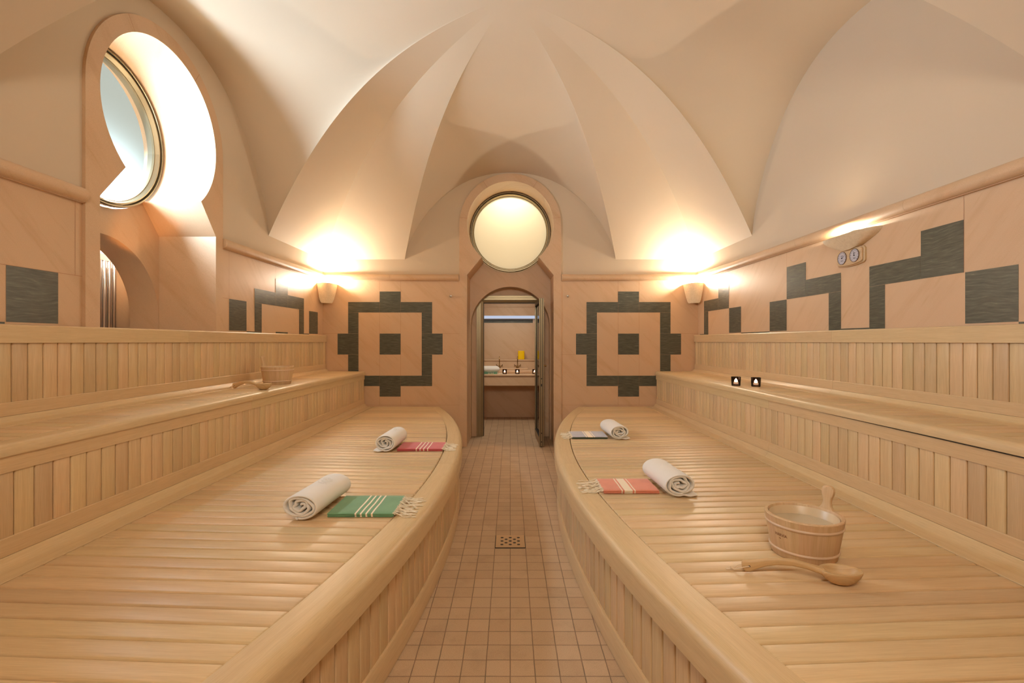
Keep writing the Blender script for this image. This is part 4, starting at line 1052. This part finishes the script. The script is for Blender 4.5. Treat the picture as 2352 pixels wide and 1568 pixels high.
# ------------------------------------------------------------------ ladles
def ladle(loc, rotz, label, zb):
    """origin at the bowl's resting point, handle towards -x"""
    o = thing('wooden_ladle', label, 'ladle', loc, rotz, 'wooden ladles')
    # bowl: spoon with thick rim
    mb = MB(); n = 40; HB = 0.050
    def rim(a, r_): # egg shaped outline, pointed a little at the tip and drawn to the neck
        c, s_ = math.cos(a), math.sin(a)
        return (0.066 * c * r_ + (0.006 * c ** 3 * r_ if c > 0 else 0), 0.050 * s_ * r_)
    rings = []
    for r_, z in ((0.02, 0.0), (0.30, 0.0005), (0.52, 0.006), (0.74, 0.017), (0.90, 0.030), (0.985, 0.042), (1.0, HB - 0.002), (0.985, HB), (0.80, HB), (0.77, HB - 0.002), (0.70, HB - 0.012), (0.55, HB - 0.025), (0.30, HB - 0.032), (0.02, HB - 0.034)):
        tilt = 0.10
        rings.append([(rim(2 * PI * k / n, r_)[0], rim(2 * PI * k / n, r_)[1], z + max(0, z / HB) * tilt * rim(2 * PI * k / n, r_)[0] * 0.6) for k in range(n)])
    mb.grid(rings, [[(p[0], p[1] + p[2]) for p in r_] for r_ in rings], wrap=True)
    mb.build('ladle_bowl', M['ladlewood'], o, sharp=60)
    # handle: section changes from broad at the neck to a deep flat butt
    secs = [(-0.050, 0.038, 0.022, 0.011), (-0.075, 0.043, 0.016, 0.011), (-0.105, 0.050, 0.011, 0.011), (-0.15, 0.056, 0.010, 0.012), (-0.20, 0.053, 0.010, 0.013), (-0.24, 0.044, 0.0095, 0.015), (-0.268, 0.033, 0.009, 0.018), (-0.288, 0.025, 0.009, 0.022), (-0.303, 0.024, 0.0085, 0.022), (-0.313, 0.026, 0.007, 0.016), (-0.317, 0.027, 0.004, 0.009)]
    P = []; UV = []
    for x, z, hw, hh in secs:
        P.append([(x, hw * math.copysign(abs(math.cos(a)) ** 0.7, math.cos(a)), z + hh * math.copysign(abs(math.sin(a)) ** 0.7, math.sin(a))) for a in [2 * PI * k / 20 for k in range(20)]])
        UV.append([(x, 0.003 * k) for k in range(20)])
    mb = MB(); mb.grid(P, UV, wrap=True)
    mb.f.append(tuple(range(20))[::-1]); mb.uv.append([(0, 0)] * 20); mb.mi.append(0)
    mb.f.append(tuple(range((len(P) - 1) * 20, len(P) * 20))); mb.uv.append([(0, 0)] * 20); mb.mi.append(0)
    hd = mb.build('ladle_handle', M['ladlewood'], o, sharp=60)
    mb = MB(); mb.tube([(-0.292, -0.0105, 0.026), (-0.292, 0.0105, 0.026)], 0.003, 10); mb.build('cord_hole', M['black'], hd)
    mb = MB()
    mb.tube([(-0.292, -0.012, 0.026), (-0.305, -0.014, 0.024), (-0.33, -0.010, 0.014), (-0.342, -0.006, 0.006), (-0.350, 0.002, 0.005)], 0.0016, 6)
    mb.tube([(-0.292, 0.012, 0.026), (-0.305, 0.015, 0.024), (-0.33, 0.012, 0.016), (-0.340, 0.010, 0.007), (-0.350, 0.003, 0.005)], 0.0016, 6)
    mb.tube([(-0.346, 0.006, 0.005), (-0.354, -0.002, 0.007), (-0.360, 0.004, 0.005), (-0.355, 0.010, 0.008), (-0.348, 0.004, 0.006), (-0.364, -0.004, 0.004), (-0.371, 0.0, 0.003)], 0.0024, 6)
    mb.build('cord', M['cord'], o)
    return o
ladle((1.140, 1.660, 0.511), R(-17), 'wooden ladle lying in front of the bucket on the right platform', 0.51)
bpy.data.objects['wooden_ladle'].scale = (0.965, 0.965, 0.965); bpy.data.objects['wooden_ladle'].location.x -= 0.012
l2 = ladle((-1.935, 3.80, 0.9615), R(-19), 'wooden ladle lying on the upper left bench in front of the bucket', 0.96)

# ------------------------------------------------------------------ tealight glasses
def tealight(label, group):
    o = thing('tealight_glass', label, 'candle holder', (0, 0, 0), 0, group)
    mb = MB(); mb.lathe([(0.0005, 0.0), (0.034, 0.0), (0.036, 0.003), (0.039, 0.074), (0.0375, 0.076), (0.036, 0.074), (0.032, 0.014), (0.0005, 0.012)], 40); mb.build('glass', M['smoke'], o)
    mb = MB(); mb.lathe([(0.0005, 0.0145), (0.019, 0.0145), (0.019, 0.030), (0.018, 0.031), (0.0005, 0.029)], 28); mb.build('candle', M['wax'], o)
    mb = MB(); mb.lathe([(0.0003, 0.029), (0.010, 0.031), (0.0135, 0.037), (0.012, 0.046), (0.006, 0.057), (0.0003, 0.064)], 16); mb.build('flame', M['flame'], o)
    return o
T = tealight('smoked glass tealight on the upper right bench, the one farther from the viewer', 'tealights on the upper right bench'); T.location = (1.940, 4.165, 0.9615)
c = copy_tree(T); c.location = (2.068, 4.08, 0.9615); c['label'] = 'smoked glass tealight on the upper right bench, the one nearer to the viewer'
for x, lab in ((-0.093, 'lit tealight glass on the washbasin counter next to the folded green cloth'), (0.118, 'lit tealight glass on the washbasin counter in line with the yellow box'), (0.405, 'lit tealight glass on the washbasin counter at the edge of the open door glass')):
    c = copy_tree(T); c.location = (x, 8.08, 0.8005); c['label'] = lab; c['group'] = 'tealights on the washbasin counter'
# towel and cloth on the counter
o = thing('rolled_towel', 'rolled white towel on the washbasin counter seen through the doorway', 'towel', (-0.36, 8.10, 0.822), 0, 'rolled white towels')
mb = MB(); P = []
for i in range(13):
    x = -0.18 + 0.36 * i / 12; e = min(i, 12 - i); k = (0.45, 0.9, 1)[min(e, 2)]
    P.append([(x, 0.066 * k * math.cos(a), 0.056 + 0.055 * k * math.sin(a)) for a in [2 * PI * j / 24 for j in range(24)]])
mb.grid(P, wrap=True); mb.build('towel_roll', M['terry'], o, sharp=80)
folded_cloth('folded mint cloth with white stripes and fringe, under a rolled towel on the washbasin counter', -0.50, -0.215, 8.03, 8.20, S(128, 196, 160), [(-0.36, .006), (-0.335, .006), (-0.31, .006), (-0.285, .006)], 1, 14, None, z0=0.801, th=0.018)
